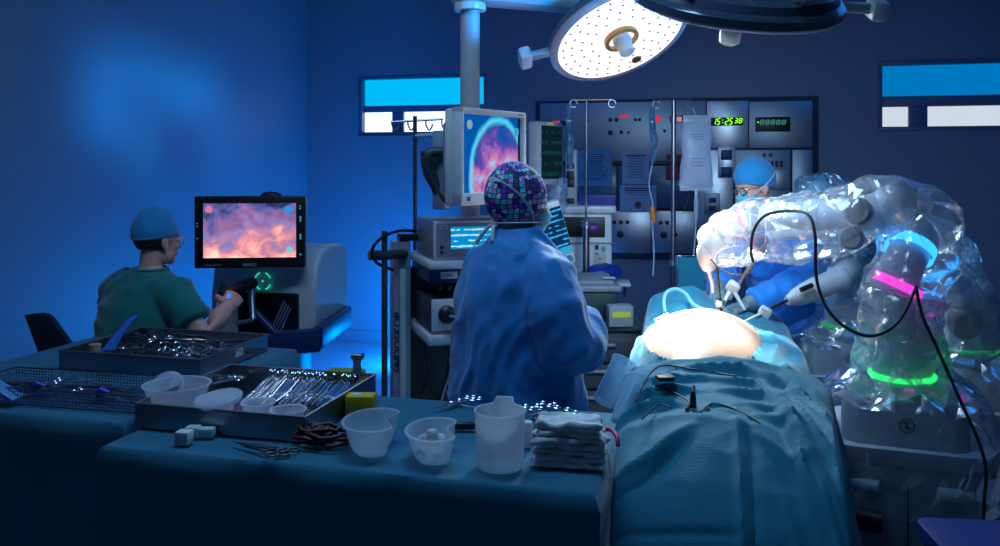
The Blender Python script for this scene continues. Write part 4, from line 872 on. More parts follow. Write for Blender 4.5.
def hand_parts(mb, M, side=1, curl=0.5, spread=0.06, sc=1.0, thumb=0.6):
    s = mb.M; mb.M = s @ M @ Matrix.Scale(sc, 4)
    mb.tube([(0, -0.05, 0), (0, 0.0, 0), (0, 0.03, 0), (0, 0.075, -0.002), (0, 0.093, -0.004)], [0.026, 0.028, 0.038, 0.042, 0.034], 14, flat=0.42, ref=(0, 0, 1))
    for i, (x, l) in enumerate(((-0.030, 0.072), (-0.010, 0.082), (0.011, 0.076), (0.030, 0.060))):
        x *= side; p = Vector((x, 0.082, -0.002)); a = 0; ang = spread*(-1.5+i)*-side*-1; pts = [p-Vector((0, 0.015, 0)), p]
        for j, f_ in enumerate((0.45, 0.32, 0.23)):
            a += curl*(0.8+0.1*i)*(0.8 if j == 0 else 1.0)
            p = p+Vector((math.sin(ang)*math.cos(a)*side*side, math.cos(a), -math.sin(a)))*l*f_; pts.append(p)
        mb.tube(pts, [0.0095, 0.0098, 0.0090, 0.0082, 0.0066], 10)
    t0 = Vector((-0.030*side, 0.012, -0.006)); t1 = t0+Vector((-0.026*side, 0.026, -0.012)); t2 = t1+Vector((-0.012*side*(1-thumb), 0.028, -0.020*thumb)); t3 = t2+Vector((0.010*side*thumb, 0.020, -0.014*thumb))
    mb.tube([t0, t1, t2, t3], [0.015, 0.0125, 0.0105, 0.0075], 10); mb.M = s
def cap_mesh(M, r=(0.090, 0.112, 0.102), c=(0, -0.018, 0.036), tilt=0.35, hi=1.95, amp=0.004, uv=False, seed=0):
    mb = MB(M); mb.ell(c, r, 48, 26, rot=(tilt, 0, 0), hi=hi, uv=uv); me = mb.mesh('cap')
    displace(me, lambda p: amp*(ridge(p+Vector((seed, 0, 0)), (14, 14, 9))*0.7+ridge(p, (38, 38, 38))*0.3))
    return me
def cap_band(M, r, c, tilt, hi, w=0.006):
    T = M @ Matrix.Translation(c) @ Matrix.Rotation(tilt, 4, 'X'); s, z = math.sin(hi), math.cos(hi)
    return MB().tube([T @ Vector((r[0]*s*math.cos(2*PI*k/40), r[1]*s*math.sin(2*PI*k/40), r[2]*z)) for k in range(40)], w, 8, closed=True)
def shell_pts(M, r, c, seq):                             # points on an ellipsoid: (azimuth from +Y clockwise, elevation) in degrees
    out = []
    for az, el in seq:
        a, e = math.radians(az), math.radians(el); out.append(M @ Vector((c[0]+r[0]*math.sin(a)*math.cos(e), c[1]+r[1]*math.cos(a)*math.cos(e), c[2]+r[2]*math.sin(e))))
    return out
def eyes(parent, M):
    for sx in (-1, 1):
        e = MB(M).ell((sx*0.031, 0.076, 0.000), (0.014, 0.012, 0.010), 14, 10).build('eye', mat('eye_white', (0.75, 0.74, 0.72), 0.2), parent)
        MB(M).ell((sx*0.031, 0.087, 0.000), (0.0055, 0.003, 0.0055), 12, 8).build('iris', mat('eye_dark', (0.04, 0.02, 0.015), 0.1), e)
def glasses(parent, M, material):
    g = MB(M)
    for sx in (-1, 1):
        g.tube([Vector((sx*0.034+0.026*math.cos(2*PI*k/20), 0.104-0.006*abs(math.cos(2*PI*k/20)), 0.0+0.019*math.sin(2*PI*k/20))) for k in range(20)], 0.0024, 6, closed=True)
        g.tube([(sx*0.060, 0.098, 0.005), (sx*0.080, 0.05, 0.006), (sx*0.086, -0.005, 0.004), (sx*0.084, -0.02, -0.012)], 0.002, 6)
    g.tube([(-0.009, 0.105, 0.004), (0, 0.109, 0.007), (0.009, 0.105, 0.004)], 0.002, 6); f = g.build('glasses', material, parent)
    for sx in (-1, 1): MB(M).lathe([(0.023, 0), (0.023, 0.001), (0.001, 0.001)], 18, (sx*0.034, 0.102, 0.0), (PI/2, 0, 0)).build('lens', frosted('lens_glass', (0.6, 0.75, 0.9), 0.85, 0.05) if 'lens_glass' not in MATS else MATS['lens_glass'], f)
def mask_on(parent, M, material=None):
    mb = MB(M); mb.ell((0, 0.054, -0.058), (0.064, 0.066, 0.058), 28, 18); me = mb.mesh('mask'); displace(me, lambda p: 0.002*math.sin(p.z*420))
    return mesh_obj('face_mask', me, material or M_mask, parent)
def person(label, loc, facing, parts, head_M, extra=None, voxel=0.006):
    rz = math.atan2(-facing.x, facing.y); mb = MB()
    parts(mb); head_parts(mb, head_M); me = remesh(mb, voxel, 3)
    o = mesh_obj('person', me, M_skin, None, angle=80); place(o, loc, rz); tag(o, label, 'person'); bpy.context.view_layer.update(); return o
def fabric(mb, name, material, parent, voxel=0.011, amp=0.012, sc=(5, 5, 2.2), fine=0.0035, smooth=5, seed=0.0):
    me = remesh(mb, voxel, smooth)
    def fn(p):
        q = p+Vector((seed, seed, 0)); n = noise.noise(Vector((q.x*3, q.y*3, q.z*3)))*0.25
        return amp*ridge(q+Vector((n, n, n)), sc)+fine*ridge(q, (16, 16, 9))
    displace(me, fn); return mesh_obj(name, me, material, parent, angle=75)
def shoes(parent, feet):
    for f, d in feet:
        f = Vector(f); mb = MB(); mb.tube([f+Vector((0, -0.08, 0.04)), f+Vector((0, 0.0, 0.045)), f+Vector((0, 0.10, 0.035)), f+Vector((0, 0.17, 0.025))], [0.04, 0.046, 0.044, 0.024], 14, flat=0.9)
        mb.build('shoe', M_offw, parent)
def ellring(c, rx, ry, n=32, tilt=0.0):
    return [Vector((c[0]+rx*math.cos(2*PI*k/n), c[1]+ry*math.sin(2*PI*k/n), c[2]+tilt*ry*math.sin(2*PI*k/n))) for k in range(n)]

# --- the nurse, seen from behind
nl = W(517, 165, 3.02); nl.z = 0; nf = RT*math.sin(math.radians(52))+FW*math.cos(math.radians(52)); HN = at(0.0, 0.02, 1.530) @ Matrix.Rotation(-0.22, 4, 'Z') @ Matrix.Rotation(-0.12, 4, 'X')
def nurse_body(mb):
    mb.tube([(0, 0, 0.92), (0, -0.005, 1.10), (0, 0, 1.25), (0, 0.0, 1.32), (0, 0.005, 1.40)], [0.155, 0.135, 0.155, 0.12, 0.06], 20, flat=0.75, ref=(0, 1, 0))
    for sx in (-1, 1):
        mb.tube([(sx*0.09, 0, 0.95), (sx*0.095, 0.01, 0.5), (sx*0.095, -0.01, 0.1)], [0.095, 0.06, 0.042], 14)
        mb.tube([(sx*0.095, -0.03, 0.05), (sx*0.095, 0.10, 0.04)], [0.04, 0.035], 12)
    mb.tube([(0.12, 0, 1.30), (0.165, 0, 1.28), (0.245, -0.01, 1.05), (0.12, 0.20, 1.085)], [0.06, 0.055, 0.045, 0.03], 14)
    mb.tube([(-0.12, 0, 1.30), (-0.165, 0, 1.28), (-0.25, 0.02, 1.06), (-0.08, 0.25, 1.07)], [0.06, 0.055, 0.045, 0.03], 14)
    hand_parts(mb, basis((0.11, 0.21, 1.087), (-0.8, 0.6, 0.05), (1, 0.2, 0.3)), 1, 0.5); hand_parts(mb, basis((-0.075, 0.26, 1.07), (0.4, 1, 0.05), (-1, 0.3, 0.3)), -1, 0.5)
nur = person('nurse in a blue gown and colourful mosaic print cap standing with her back turned', nl, nf, nurse_body, HN)
mb = MB()
mb.loft([ellring(c, rx, ry) for c, rx, ry in (((0, 0, 0.30), 0.275, 0.235), ((0, 0, 0.6), 0.262, 0.225), ((0, -0.005, 0.85), 0.250, 0.215), ((0, -0.01, 1.02), 0.232, 0.195), ((0, -0.01, 1.16), 0.218, 0.180), ((0, -0.005, 1.25), 0.205, 0.162), ((0, 0.0, 1.31), 0.178, 0.138), ((0, 0.0, 1.365), 0.125, 0.110), ((0, 0.002, 1.40), 0.090, 0.088), ((0, 0.005, 1.422), 0.078, 0.078))])
mb.tube([(0.11, -0.005, 1.29), (0.165, -0.005, 1.27), (0.235, -0.02, 1.17), (0.265, -0.015, 1.05), (0.225, 0.08, 1.04), (0.13, 0.20, 1.085)], [0.075, 0.085, 0.092, 0.094, 0.088, 0.066], 20)
mb.tube([(-0.11, -0.005, 1.29), (-0.165, -0.005, 1.27), (-0.235, 0.0, 1.16), (-0.26, 0.02, 1.06), (-0.2, 0.12, 1.05), (-0.085, 0.26, 1.07)], [0.075, 0.085, 0.085, 0.085, 0.08, 0.062], 20)
gw = fabric(mb, 'gown', M_gown, nur, amp=0.016, sc=(7, 7, 1.8), fine=0.008)
MB().tube([(0.05, -0.196, 1.06), (0.02, -0.205, 1.0), (0.03, -0.215, 0.85)], 0.006, 6, smooth=3).build('tie', M_gown2, gw)
mb = MB().loft([ellring((0.214, 0.262, 1.086), 0.001, 0.001, 14)]*2, False, False) if False else MB()
mb.tube([(0.145, 0.18, 1.081), (0.118, 0.218, 1.088)], [0.066, 0.054], 18, caps=False).build('cuff', M_gown2, gw)
capN = ((0.090, 0.112, 0.124), (0, -0.022, 0.004), 0.42, 2.2)
mesh_obj('patterned_cap', cap_mesh(HN, capN[0], capN[1], capN[2], capN[3], 0.005, True, 2), mosaic('mosaic_print'), nur)
eyes(nur, HN); mk = mask_on(nur, HN)
stp = MB(); R_ = (0.096, 0.118, 0.122)
stp.tube(shell_pts(HN, R_, capN[1], [(60, -40), (80, -20), (105, 2), (135, 18), (165, 26), (195, 24), (225, 14), (255, 0), (280, -20), (300, -40)]), 0.0055, 8, flat=0.4, smooth=4)
b0_ = shell_pts(HN, R_, capN[1], [(150, 24)])[0]
stp.tube([b0_+HN.to_3x3() @ Vector(v) for v in ((0, -0.004, 0), (0.03, -0.012, 0.012), (0.045, -0.008, 0.004), (0.03, -0.012, -0.006), (0, -0.006, 0))], 0.004, 6, smooth=4)
stp.tube([b0_+HN.to_3x3() @ Vector(v) for v in ((0, -0.004, 0), (-0.03, -0.014, -0.01), (-0.05, -0.015, -0.03))], 0.004, 6, smooth=3)
stp.build('upper_mask_strap', M_strap, mk)
st2 = MB(); st2.tube(shell_pts(HN, (0.082, 0.088, 0.06), (0, -0.01, -0.085), [(40, 10), (80, 5), (120, -2), (160, -8), (180, -10), (210, -6), (260, 2), (320, 10)]), 0.0055, 8, flat=0.4, smooth=4)
n0 = shell_pts(HN, (0.082, 0.088, 0.06), (0, -0.01, -0.085), [(180, -10)])[0]
st2.tube([n0, n0+Vector((-0.03, -0.02, -0.03)), n0+Vector((-0.06, -0.035, -0.075))], [0.005, 0.007, 0.008], 6, smooth=3); st2.tube([n0, n0+Vector((0.02, -0.02, -0.02)), n0+Vector((0.03, -0.03, -0.06))], [0.005, 0.007, 0.008], 6, smooth=3)
st2.build('lower_mask_strap', M_strap, mk)
shoes(nur, (((-0.095, 0, 0), 0), ((0.095, 0, 0), 0)))

# --- the assistant surgeon bending over the patient
sl = W(798, 165, 4.76); sl.z = 0; sf = (RT*-0.80-FW*0.60).normalized()
HS = at(0, 0.40, 1.54) @ Matrix.Rotation(-0.28, 4, 'Z') @ Matrix.Rotation(-0.30, 4, 'X')
rzs = math.atan2(-sf.x, sf.y); invS = (Matrix.Translation(sl) @ Matrix.Rotation(rzs, 4, 'Z')).inverted()
hR, hL = invS @ W(718, 290, 4.34), invS @ W(743, 306, 4.18)
eR, eL = Vector((0.27, 0.30, 1.06)), Vector((-0.28, 0.30, 1.06))
def surg_body(mb):
    mb.tube([(0, 0, 0.92), (0, 0.07, 1.08), (0, 0.18, 1.25), (0, 0.25, 1.35), (0, 0.31, 1.42)], [0.16, 0.145, 0.165, 0.14, 0.075], 20, flat=0.75, ref=(0, 1, 0))
    for sx in (-1, 1):
        mb.tube([(sx*0.09, 0, 0.95), (sx*0.11, 0.02, 0.5), (sx*0.11, -0.01, 0.1)], [0.1, 0.062, 0.045], 14); mb.tube([(sx*0.11, -0.03, 0.05), (sx*0.11, 0.11, 0.04)], [0.042, 0.036], 12)
    for sx, e, h in ((1, eR, hR), (-1, eL, hL)): mb.tube([(sx*0.15, 0.22, 1.34), (sx*0.19, 0.22, 1.32), e, e.lerp(h, 0.9)], [0.065, 0.06, 0.048, 0.03], 14)
sg = person('surgeon in bright blue gown, glasses and mask leaning over the patient', sl, sf, surg_body, HS)
mb = MB()
mb.loft([ellring(c, rx, ry, 32, t) for c, rx, ry, t in (((0, 0, 0.30), 0.28, 0.24, 0), ((0, 0, 0.6), 0.27, 0.23, 0), ((0, 0.01, 0.9), 0.25, 0.215, 0), ((0, 0.08, 1.08), 0.24, 0.195, -.35), ((0, 0.17, 1.23), 0.222, 0.165, -.5), ((0, 0.235, 1.33), 0.19, 0.13, -.5), ((0, 0.27, 1.385), 0.125, 0.105, -.5), ((0, 0.30, 1.425), 0.08, 0.08, -.5))])
for sx, e, h in ((1, eR, hR), (-1, eL, hL)): mb.tube([(sx*0.13, 0.21, 1.33), (sx*0.185, 0.21, 1.31), Vector((sx*0.19, 0.21, 1.31)).lerp(e, 0.6)+Vector((sx*0.02, 0, 0)), e, e.lerp(h, 0.5), e.lerp(h, 0.84)], [0.08, 0.088, 0.085, 0.082, 0.07, 0.052], 20)
fabric(mb, 'gown', M_gown2, sg, amp=0.018, sc=(6, 6, 3.0), fine=0.006, seed=4.0)
for nm, e, h, side in (('r', eR, hR, 1), ('l', eL, hL, -1)):
    d = (h-e).normalized(); mb = MB(); mb.tube([e.lerp(h, 0.70), e.lerp(h, 0.9), e.lerp(h, 0.98)], [0.046, 0.042, 0.03], 16); hand_parts(mb, basis(e.lerp(h, 0.95), d, (0.2*side, -0.1, 1)), side, 0.55, 0.05, 1.06)
    mesh_obj('glove', remesh(mb, 0.0035, 2), M_glove, sg, angle=80)
capS = ((0.091, 0.114, 0.104), (0, -0.022, 0.040), 0.40, 1.95)
mesh_obj('surgical_cap', cap_mesh(HS, capS[0], capS[1], capS[2], capS[3], 0.006, False, 5), M_cap, sg)
cap_band(HS, capS[0], capS[1], capS[2], capS[3], 0.005).build('cap_band', M_cap, sg)
eyes(sg, HS); glasses(sg, HS, M_black); mk = mask_on(sg, HS, cloth('cyan_mask', (0.10, 0.55, 0.72), 0.85, weave=900, bump=0.2))
st = MB()
for sx in (-1, 1):
    st.tube([HS @ Vector(v) for v in ((sx*0.058, 0.06, -0.035), (sx*0.078, 0.02, -0.01), (sx*0.094, -0.04, 0.02), (sx*0.075, -0.10, 0.045))], 0.005, 6, flat=0.4, smooth=4)
st.build('mask_strap', M_strap, mk)
shoes(sg, (((-0.11, 0, 0), 0), ((0.11, 0, 0), 0)))

# --- the seated console surgeon
cl = W(142, 165, 3.95); cl.z = 0; cf = (RT*0.52+FW*0.85).normalized(); rzc = math.atan2(-cf.x, cf.y)
invC = (Matrix.Translation(cl) @ Matrix.Rotation(rzc, 4, 'Z')).inverted()
HC = at(0.005, 0.085, 1.300) @ Matrix.Rotation(-0.18, 4, 'Z') @ Matrix.Rotation(-0.06, 4, 'X')
ceR, chR = invC @ W(203, 337, 3.80), invC @ W(231, 303, 4.06)
ceL, chL = Vector((-0.30, 0.10, 0.84)), Vector((-0.18, 0.40, 0.90))
def cons_body(mb):
    mb.tube([(0, -0.06, 0.56), (0, -0.05, 0.72), (0, 0.0, 0.92), (0, 0.03, 1.08), (0.008, 0.05, 1.13), (0.008, 0.055, 1.17)], [0.165, 0.145, 0.165, 0.15, 0.10, 0.062], 20, flat=0.75, ref=(0, 1, 0))
    for sx in (-1, 1):
        mb.tube([(sx*0.09, -0.03, 0.58), (sx*0.13, 0.38, 0.58), (sx*0.13, 0.40, 0.12)], [0.095, 0.07, 0.045], 14); mb.tube([(sx*0.13, 0.37, 0.05), (sx*0.13, 0.50, 0.04)], [0.042, 0.036], 12)
    mb.tube([(0.17, 0.02, 1.09), (0.205, 0.02, 1.06), ceR, ceR.lerp(chR, 0.55), ceR.lerp(chR, 0.96)], [0.065, 0.060, 0.052, 0.048, 0.031], 16)
    mb.tube([(-0.17, 0.02, 1.09), (-0.205, 0.02, 1.06), ceL, ceL.lerp(chL, 0.95)], [0.065, 0.058, 0.046, 0.029], 16)
    hand_parts(mb, basis(ceR.lerp(chR, 0.90), (chR-ceR)+Vector((-0.04, 0, 0.0)), (0.75, -0.35, 0.4)), 1, 0.95, 0.03, 1.18, 0.9)
    hand_parts(mb, basis(ceL.lerp(chL, 0.94), (chL-ceL), (-0.5, -0.2, 0.8)), -1, 0.9, 0.03)
cs_ = person('surgeon in green scrubs and blue cap seated at the console gripping a hand controller', cl, cf, cons_body, HC, voxel=0.005)
mb = MB()
mb.loft([ellring(c, rx, ry, 32, t) for c, rx, ry, t in (((0, -0.06, 0.52), 0.205, 0.17, 0), ((0, -0.06, 0.66), 0.205, 0.165, 0), ((0, -0.03, 0.85), 0.215, 0.16, 0), ((0, 0.005, 1.0), 0.225, 0.15, 0), ((0, 0.02, 1.08), 0.215, 0.125, 0), ((0.005, 0.03, 1.12), 0.155, 0.10, 0), ((0.006, 0.04, 1.155), 0.082, 0.08, 0))])
mb.tube([(0.12, 0.02, 1.075), (0.20, 0.02, 1.055), Vector((0.205, 0.02, 1.06)).lerp(ceR, 0.35), Vector((0.205, 0.02, 1.06)).lerp(ceR, 0.66)], [0.08, 0.088, 0.084, 0.080], 20)
mb.tube([(-0.12, 0.02, 1.075), (-0.20, 0.02, 1.055), Vector((-0.205, 0.02, 1.06)).lerp(ceL, 0.45), Vector((-0.205, 0.02, 1.06)).lerp(ceL, 0.86)], [0.08, 0.088, 0.086, 0.080], 20)
sb = fabric(mb, 'scrub_top', M_scrub, cs_, voxel=0.010, amp=0.012, sc=(5, 5, 3.2), seed=9.0)
mb = MB()
for sx in (-1, 1): mb.tube([(sx*0.09, -0.05, 0.585), (sx*0.13, 0.38, 0.585), (sx*0.13, 0.41, 0.50), (sx*0.13, 0.40, 0.12)], [0.115, 0.095, 0.085, 0.07], 16)
fabric(mb, 'scrub_trousers', M_scrub, cs_, amp=0.008, seed=3)
cap_band(at(0.006, 0.04, 1.165), (0.078, 0.076, 0.02), (0, 0, 0), 0.0, PI/2, 0.007).build('collar', mat('pale_green_collar', (0.05, 0.25, 0.28), 0.8), sb)
capC = ((0.087, 0.106, 0.120), (0, -0.020, 0.034), 0.18, 1.72)
mb = MB(HC).ell((0, -0.022, 0.012), (0.0835, 0.098, 0.085), 30, 20); me = mb.mesh('hair'); displace(me, lambda p: 0.0015*noise.noise(p*120))
bm = bmesh.new(); bm.from_mesh(me); hi_ = HC.inverted()
bmesh.ops.delete(bm, geom=[v for v in bm.verts if (hi_ @ v.co).y > 0.012 or (hi_ @ v.co).z < -0.055], context='VERTS'); bm.to_mesh(me); bm.free()
mesh_obj('hair', me, M_hair, cs_)
mesh_obj('surgical_cap', cap_mesh(HC, capC[0], capC[1], capC[2], capC[3], 0.006, False, 1), M_cap, cs_)
cap_band(HC, capC[0], capC[1], capC[2], capC[3], 0.006).build('cap_band', M_cap, cs_)
eyes(cs_, HC); glasses(cs_, HC, M_offw); shoes(cs_, (((-0.13, 0.41, 0), 0), ((0.13, 0.41, 0), 0)))

# --- seats
stl = thing('stool', 'round black stool under the seated console surgeon', 'stool', cl+Vector(cf)*-0.05, rzc)
MB().lathe([(0.001, 0.43), (0.17, 0.43), (0.185, 0.45), (0.185, 0.475), (0.16, 0.49), (0.001, 0.49)], 30).build('seat', M_black, stl)
MB().tube([(0, 0, 0.07), (0, 0, 0.43)], 0.025, 14).build('column', M_steel, stl)
for k in range(5):
    a = 2*PI*k/5; MB().tube([(0, 0, 0.09), (0.24*math.cos(a), 0.24*math.sin(a), 0.06)], [0.022, 0.015], 8).build('leg', M_black, stl); MB().ell((0.24*math.cos(a), 0.24*math.sin(a), 0.026), (0.026, 0.018, 0.026), 12, 8).build('castor', M_black, stl)
chp = W(58, 165, 4.1); ch = thing('office_chair', 'black chair with a curved tapering backrest by the side wall', 'chair', (chp.x, chp.y, 0), A-0.5)
Lh = frame_of(ch)
tl, tr2, bl, br = Lh(27, 315, 4.25), Lh(58, 326, 4.05), Lh(48, 372, 4.1), Lh(92, 372, 3.9)
def chb(u, v, off):
    top = tl.lerp(tr2, u) + Vector((0, 0, 0.03*math.sin(PI*u))); bot = bl.lerp(br, u); p = top.lerp(bot, v); n = (tr2-tl).cross(bl-tl).normalized()
    return p + n*(0.05*math.sin(PI*u)*(0.4+0.6*v)+off)
mb = MB(); rings = []
for v in range(13):
    f_ = [chb(u/12, v/12, 0.012) for u in range(13)]; b_ = [chb(u/12, v/12, -0.012) for u in range(12, -1, -1)]; rings.append(f_+b_)
mb.loft(rings).build('backrest', M_black, ch)
bc = (bl+br)/2; sc_ = Vector((bc.x-0.16, bc.y+0.20, 0.47))
MB().box(sc_, (0.44, 0.42, 0.07), 0.03).build('seat', M_black, ch)
MB().tube([bc, Vector((bc.x, bc.y-0.02, 0.55)), Vector((bc.x, bc.y+0.12, 0.44))], 0.02, 10, smooth=4).build('back_bar', M_dgrey, ch)
MB().tube([(sc_.x, sc_.y, 0.08), (sc_.x, sc_.y, 0.44)], 0.025, 12).build('column', M_steel, ch)
for k in range(5):
    a = 2*PI*k/5; e = Vector((sc_.x+0.26*math.cos(a), sc_.y+0.26*math.sin(a), 0.06)); MB().tube([(sc_.x, sc_.y, 0.09), e], [0.022, 0.015], 8).build('leg', M_black, ch); MB().ell((e.x, e.y, 0.026), (0.026, 0.018, 0.026), 12, 8).build('castor', M_black, ch)
# ------------------------------------------------------------------ instrument tables
TZ = 0.90
def rect_path(x0, x1, y0, y1, n=14):
    P = []
    for (ax_, ay, bx_, by, nx, ny) in ((x0, y0, x1, y0, 0, -1), (x1, y0, x1, y1, 1, 0), (x1, y1, x0, y1, 0, 1), (x0, y1, x0, y0, -1, 0)):
        for i in range(n):
            t = i/n; nn = Vector((nx, ny)); 
            P.append((ax_+(bx_-ax_)*t, ay+(by-ay)*t, nn, t))
    out = []
    m = len(P)
    for i, (x, y, nn, t) in enumerate(P):
        if t == 0: nn = (nn+P[i-1][2])
        out.append((x, y, nn))
    return out
def draped_table(nm_label, cloth_label, x0, x1, y0, y1, z, drop, material, seed):
    cx, cy = (x0+x1)/2, (y0+y1)/2
    t = thing('instrument_table', nm_label, 'table', (cx, cy, 0))
    w_, d_ = x1-x0, y1-y0
    MB().box((0, 0, z-0.022), (w_-0.02, d_-0.02, 0.03), 0.006).build('table_top', M_steel, t)
    for sx in (-1, 1):
        for sy in (-1, 1): MB().tube([(sx*(w_/2-0.05), sy*(d_/2-0.05), 0.0), (sx*(w_/2-0.05), sy*(d_/2-0.05), z-0.03)], 0.016, 12).build('leg', M_steel, t)
    MB().box((0, 0, 0.25), (w_-0.08, d_-0.08, 0.02), 0.004).build('lower_shelf', M_steel, t)
    path = rect_path(x0-cx, x1-cx, y0-cy, y1-cy, 40)
    rings = []
    def P(k, off, zz, wob):
        r = []
        for i, (x, y, n) in enumerate(path):
            a = noise.noise(Vector((x*5+seed, y*5, zz*0.8))); o = off+wob*(0.5+a)
            r.append(Vector((x+n.x*o, y+n.y*o, zz)))
        return r
    for f_ in (0.02, 0.25, 0.5, 0.75, 0.93, 0.99):
        rings.append([Vector((x*f_, y*f_, z+0.002*noise.noise(Vector((x*f_*9+seed, y*f_*9, 0))))) for x, y, n in path])
    rings += [P(0, 0.003, z-0.002, 0), P(0, 0.009, z-0.012, 0.004), P(0, 0.013, z-0.04, 0.015)]
    for k in range(1, 13): rings.append(P(0, 0.015+0.030*k/12, z-0.04-(drop-0.04)*k/12, 0.07*k/12))
    o = MB().loft(rings, True, False).build('table_drape', material); o.location = (cx, cy, 0); tag(o, cloth_label, 'drape')
    # the cap polygon of the first ring points down: flip not needed for rendering
    return t
TX0, TX1, TY0, TY1 = -1.60, -0.285, 1.945, 2.585
draped_table('steel instrument table under the drape that carries the jug and dishes', 'teal drape over the table with the jug and kidney dishes', TX0, TX1, TY0, TY1, TZ-0.003, 0.72, M_drape2, 1.0)
draped_table('steel instrument table under the drape beside the black chair', 'teal drape over the table with the wire basket and blue flap', -2.66, -1.69, 2.13, 3.16, TZ-0.003, 0.72, M_drape2, 5.0)
# --- trays
def tray(label, x0, x1, y0, y1, z, h, wall=0.003):
    cx, cy = (x0+x1)/2, (y0+y1)/2; o = thing('instrument_tray', label, 'tray', (cx, cy, z)); w_, d_ = x1-x0, y1-y0
    MB().box((0, 0, 0.002), (w_, d_, 0.004)).build('tray_floor', M_dsteel, o, smooth=False)
    for nm, c, s in (('tray_wall', (0, -d_/2, h/2), (w_, wall, h)), ('tray_wall', (0, d_/2, h/2), (w_, wall, h)), ('tray_wall', (-w_/2, 0, h/2), (wall, d_, h)), ('tray_wall', (w_/2, 0, h/2), (wall, d_, h))):
        MB().box(c, s).build(nm, brushed('tray_steel', (0.30, 0.31, 0.36), 0.3) if 'tray_steel' not in MATS else MATS['tray_steel'], o, smooth=False)
    MB().tube([(-w_/2, -d_/2, h), (w_/2, -d_/2, h), (w_/2, d_/2, h), (-w_/2, d_/2, h)], 0.0045, 6, closed=True).build('rim', mat('dull_rim', (0.22, 0.23, 0.26), 0.55, metal=1.0), o)
    return o
t1 = tray('steel instrument tray full of ring handled clamps and plastic bowls', -1.615, -1.085, 2.09, 2.575, TZ+0.002, 0.066)
t2 = tray('steel tray of dark handled instruments behind the wire basket', -2.36, -1.77, 2.63, 3.09, TZ+0.002, 0.062)
o = MB().box((0, 0, 0), (0.002, 0.05, 0.03)).build('tray_label', M_white, t2); o.location = (0.2965, 0.02, 0.036)
# --- ring handled instruments
def clamp_mesh(L, ringr, gap, jaw, mat_r=0.0022, openang=0.0):
    mb = MB(); px = L*0.66
    for s in (-1, 1):
        c = Vector((0, s*gap, 0)); mb.torus(c, ringr, mat_r*1.15, None, 12, 5)
        mb.tube([c+Vector((ringr, -s*ringr*0.3, 0)), (L*0.25, s*gap*0.62, 0), (px, -s*0.001, 0), (L, -s*(0.001+openang*0.02), 0)], [mat_r, mat_r*1.1, mat_r*1.6, jaw], 6)
    mb.box((L*0.2, 0, 0), (0.008, gap*0.9, 0.003)); mb.cyl((px, 0, -0.004), (px, 0, 0.004), 0.0045, seg=8); return mb
CL = clamp_mesh(0.19, 0.0125, 0.015, 0.0014).mesh('clamp'); CL.materials.append(M_steel)
CL2 = clamp_mesh(0.15, 0.012, 0.014, 0.0014).mesh('clamp_short'); CL2.materials.append(M_steel)
CLD = clamp_mesh(0.16, 0.014, 0.018, 0.0012, 0.0028).mesh('clamp_dark'); CLD.materials.append(M_dgrey)
CLS = clamp_mesh(0.15, 0.013, 0.019, 0.002, 0.0026, 0.5).mesh('scissor_shape'); CLS.materials.append(M_steel)
for m_ in (CL, CL2, CLD, CLS): m_.polygons.foreach_set('use_smooth', [True]*len(m_.polygons)); m_.set_sharp_from_angle(angle=0.7)
def inst(name, me, loc, rot, label, cat, group=None):
    o = bpy.data.objects.new(name, me); COL.objects.link(o); o.location = loc; o.rotation_euler = rot; return tag(o, label, cat, group)
random.seed(11)
for i in range(46):      # the row of clamps standing on edge, rings to the back
    x = -1.425+i*0.0070; y = 2.515+random.uniform(-0.008, 0.008)
    M_ = at(x, y, TZ+0.052+random.uniform(-0.003, 0.004)) @ Matrix.Rotation(-PI/2+random.uniform(-0.05, 0.05), 4, 'Z') @ Matrix.Rotation(0.13+random.uniform(-0.02, 0.02), 4, 'Y') @ Matrix.Rotation(PI/2+random.uniform(-0.10, 0.10), 4, 'X')
    inst('clamp', CL, M_.to_translation(), M_.to_euler(), 'steel ring handled clamp standing on edge in the long row in the tray', 'clamp', 'clamps in the row')
for i, (px, py, a, z) in enumerate(((236, 377, -2.2, 0.03), (246, 374, -2.4, 0.036), (228, 375, -2.1, 0.026), (241, 381, -2.3, 0.042), (222, 379, -2.25, 0.02))):
    p = WZ(px, py, TZ+0.03); inst('clamp', CL2, (p.x, p.y, TZ+z), (0.1*i-0.2, 0.08, a), 'loose steel clamp lying flat beside the row of clamps', 'clamp', 'loose clamps beside the row')
# --- bowls in the front tray
def bowl(mb, r, h, rb, th=0.003, lip=0.006): return mb.lathe([(0.001, 0.0), (rb, 0.0), (rb+(r-rb)*0.6, h*0.45), (r, h), (r+lip, h+0.001), (r+lip, h+0.004), (r-th, h+0.003), (rb+(r-rb)*0.6-th, h*0.45+0.003), (rb-th, 0.005), (0.001, 0.005)], 36)
def put(mb, name, material, px, py, z, label, cat, rz=0.0, group=None, angle=40):
    p = WZ(px, py, z); o = mb.build(name, material, angle=angle); place(o, (p.x, p.y, z), rz); return tag(o, label, cat, group)
ZT = TZ+0.007
put(bowl(MB(), 0.094, 0.082, 0.062), 'plastic_bowl', M_frost, 177, 412, ZT, 'largest frosted plastic bowl at the corner of the clamp tray', 'bowl')
put(bowl(MB(), 0.045, 0.052, 0.034), 'plastic_bowl', M_frost, 258, 421, ZT, 'small frosted bowl between the flat lid and the front corner of the clamp tray', 'bowl')
put(bowl(MB(), 0.047, 0.050, 0.036), 'plastic_bowl', M_frost, 288, 428, ZT, 'small frosted bowl in the tray corner by the dark red tubing', 'bowl')
put(bowl(MB(), 0.052, 0.062, 0.04), 'plastic_bowl', M_frost, 216, 420, ZT, 'frosted cup under the tilted lid in the clamp tray', 'bowl')
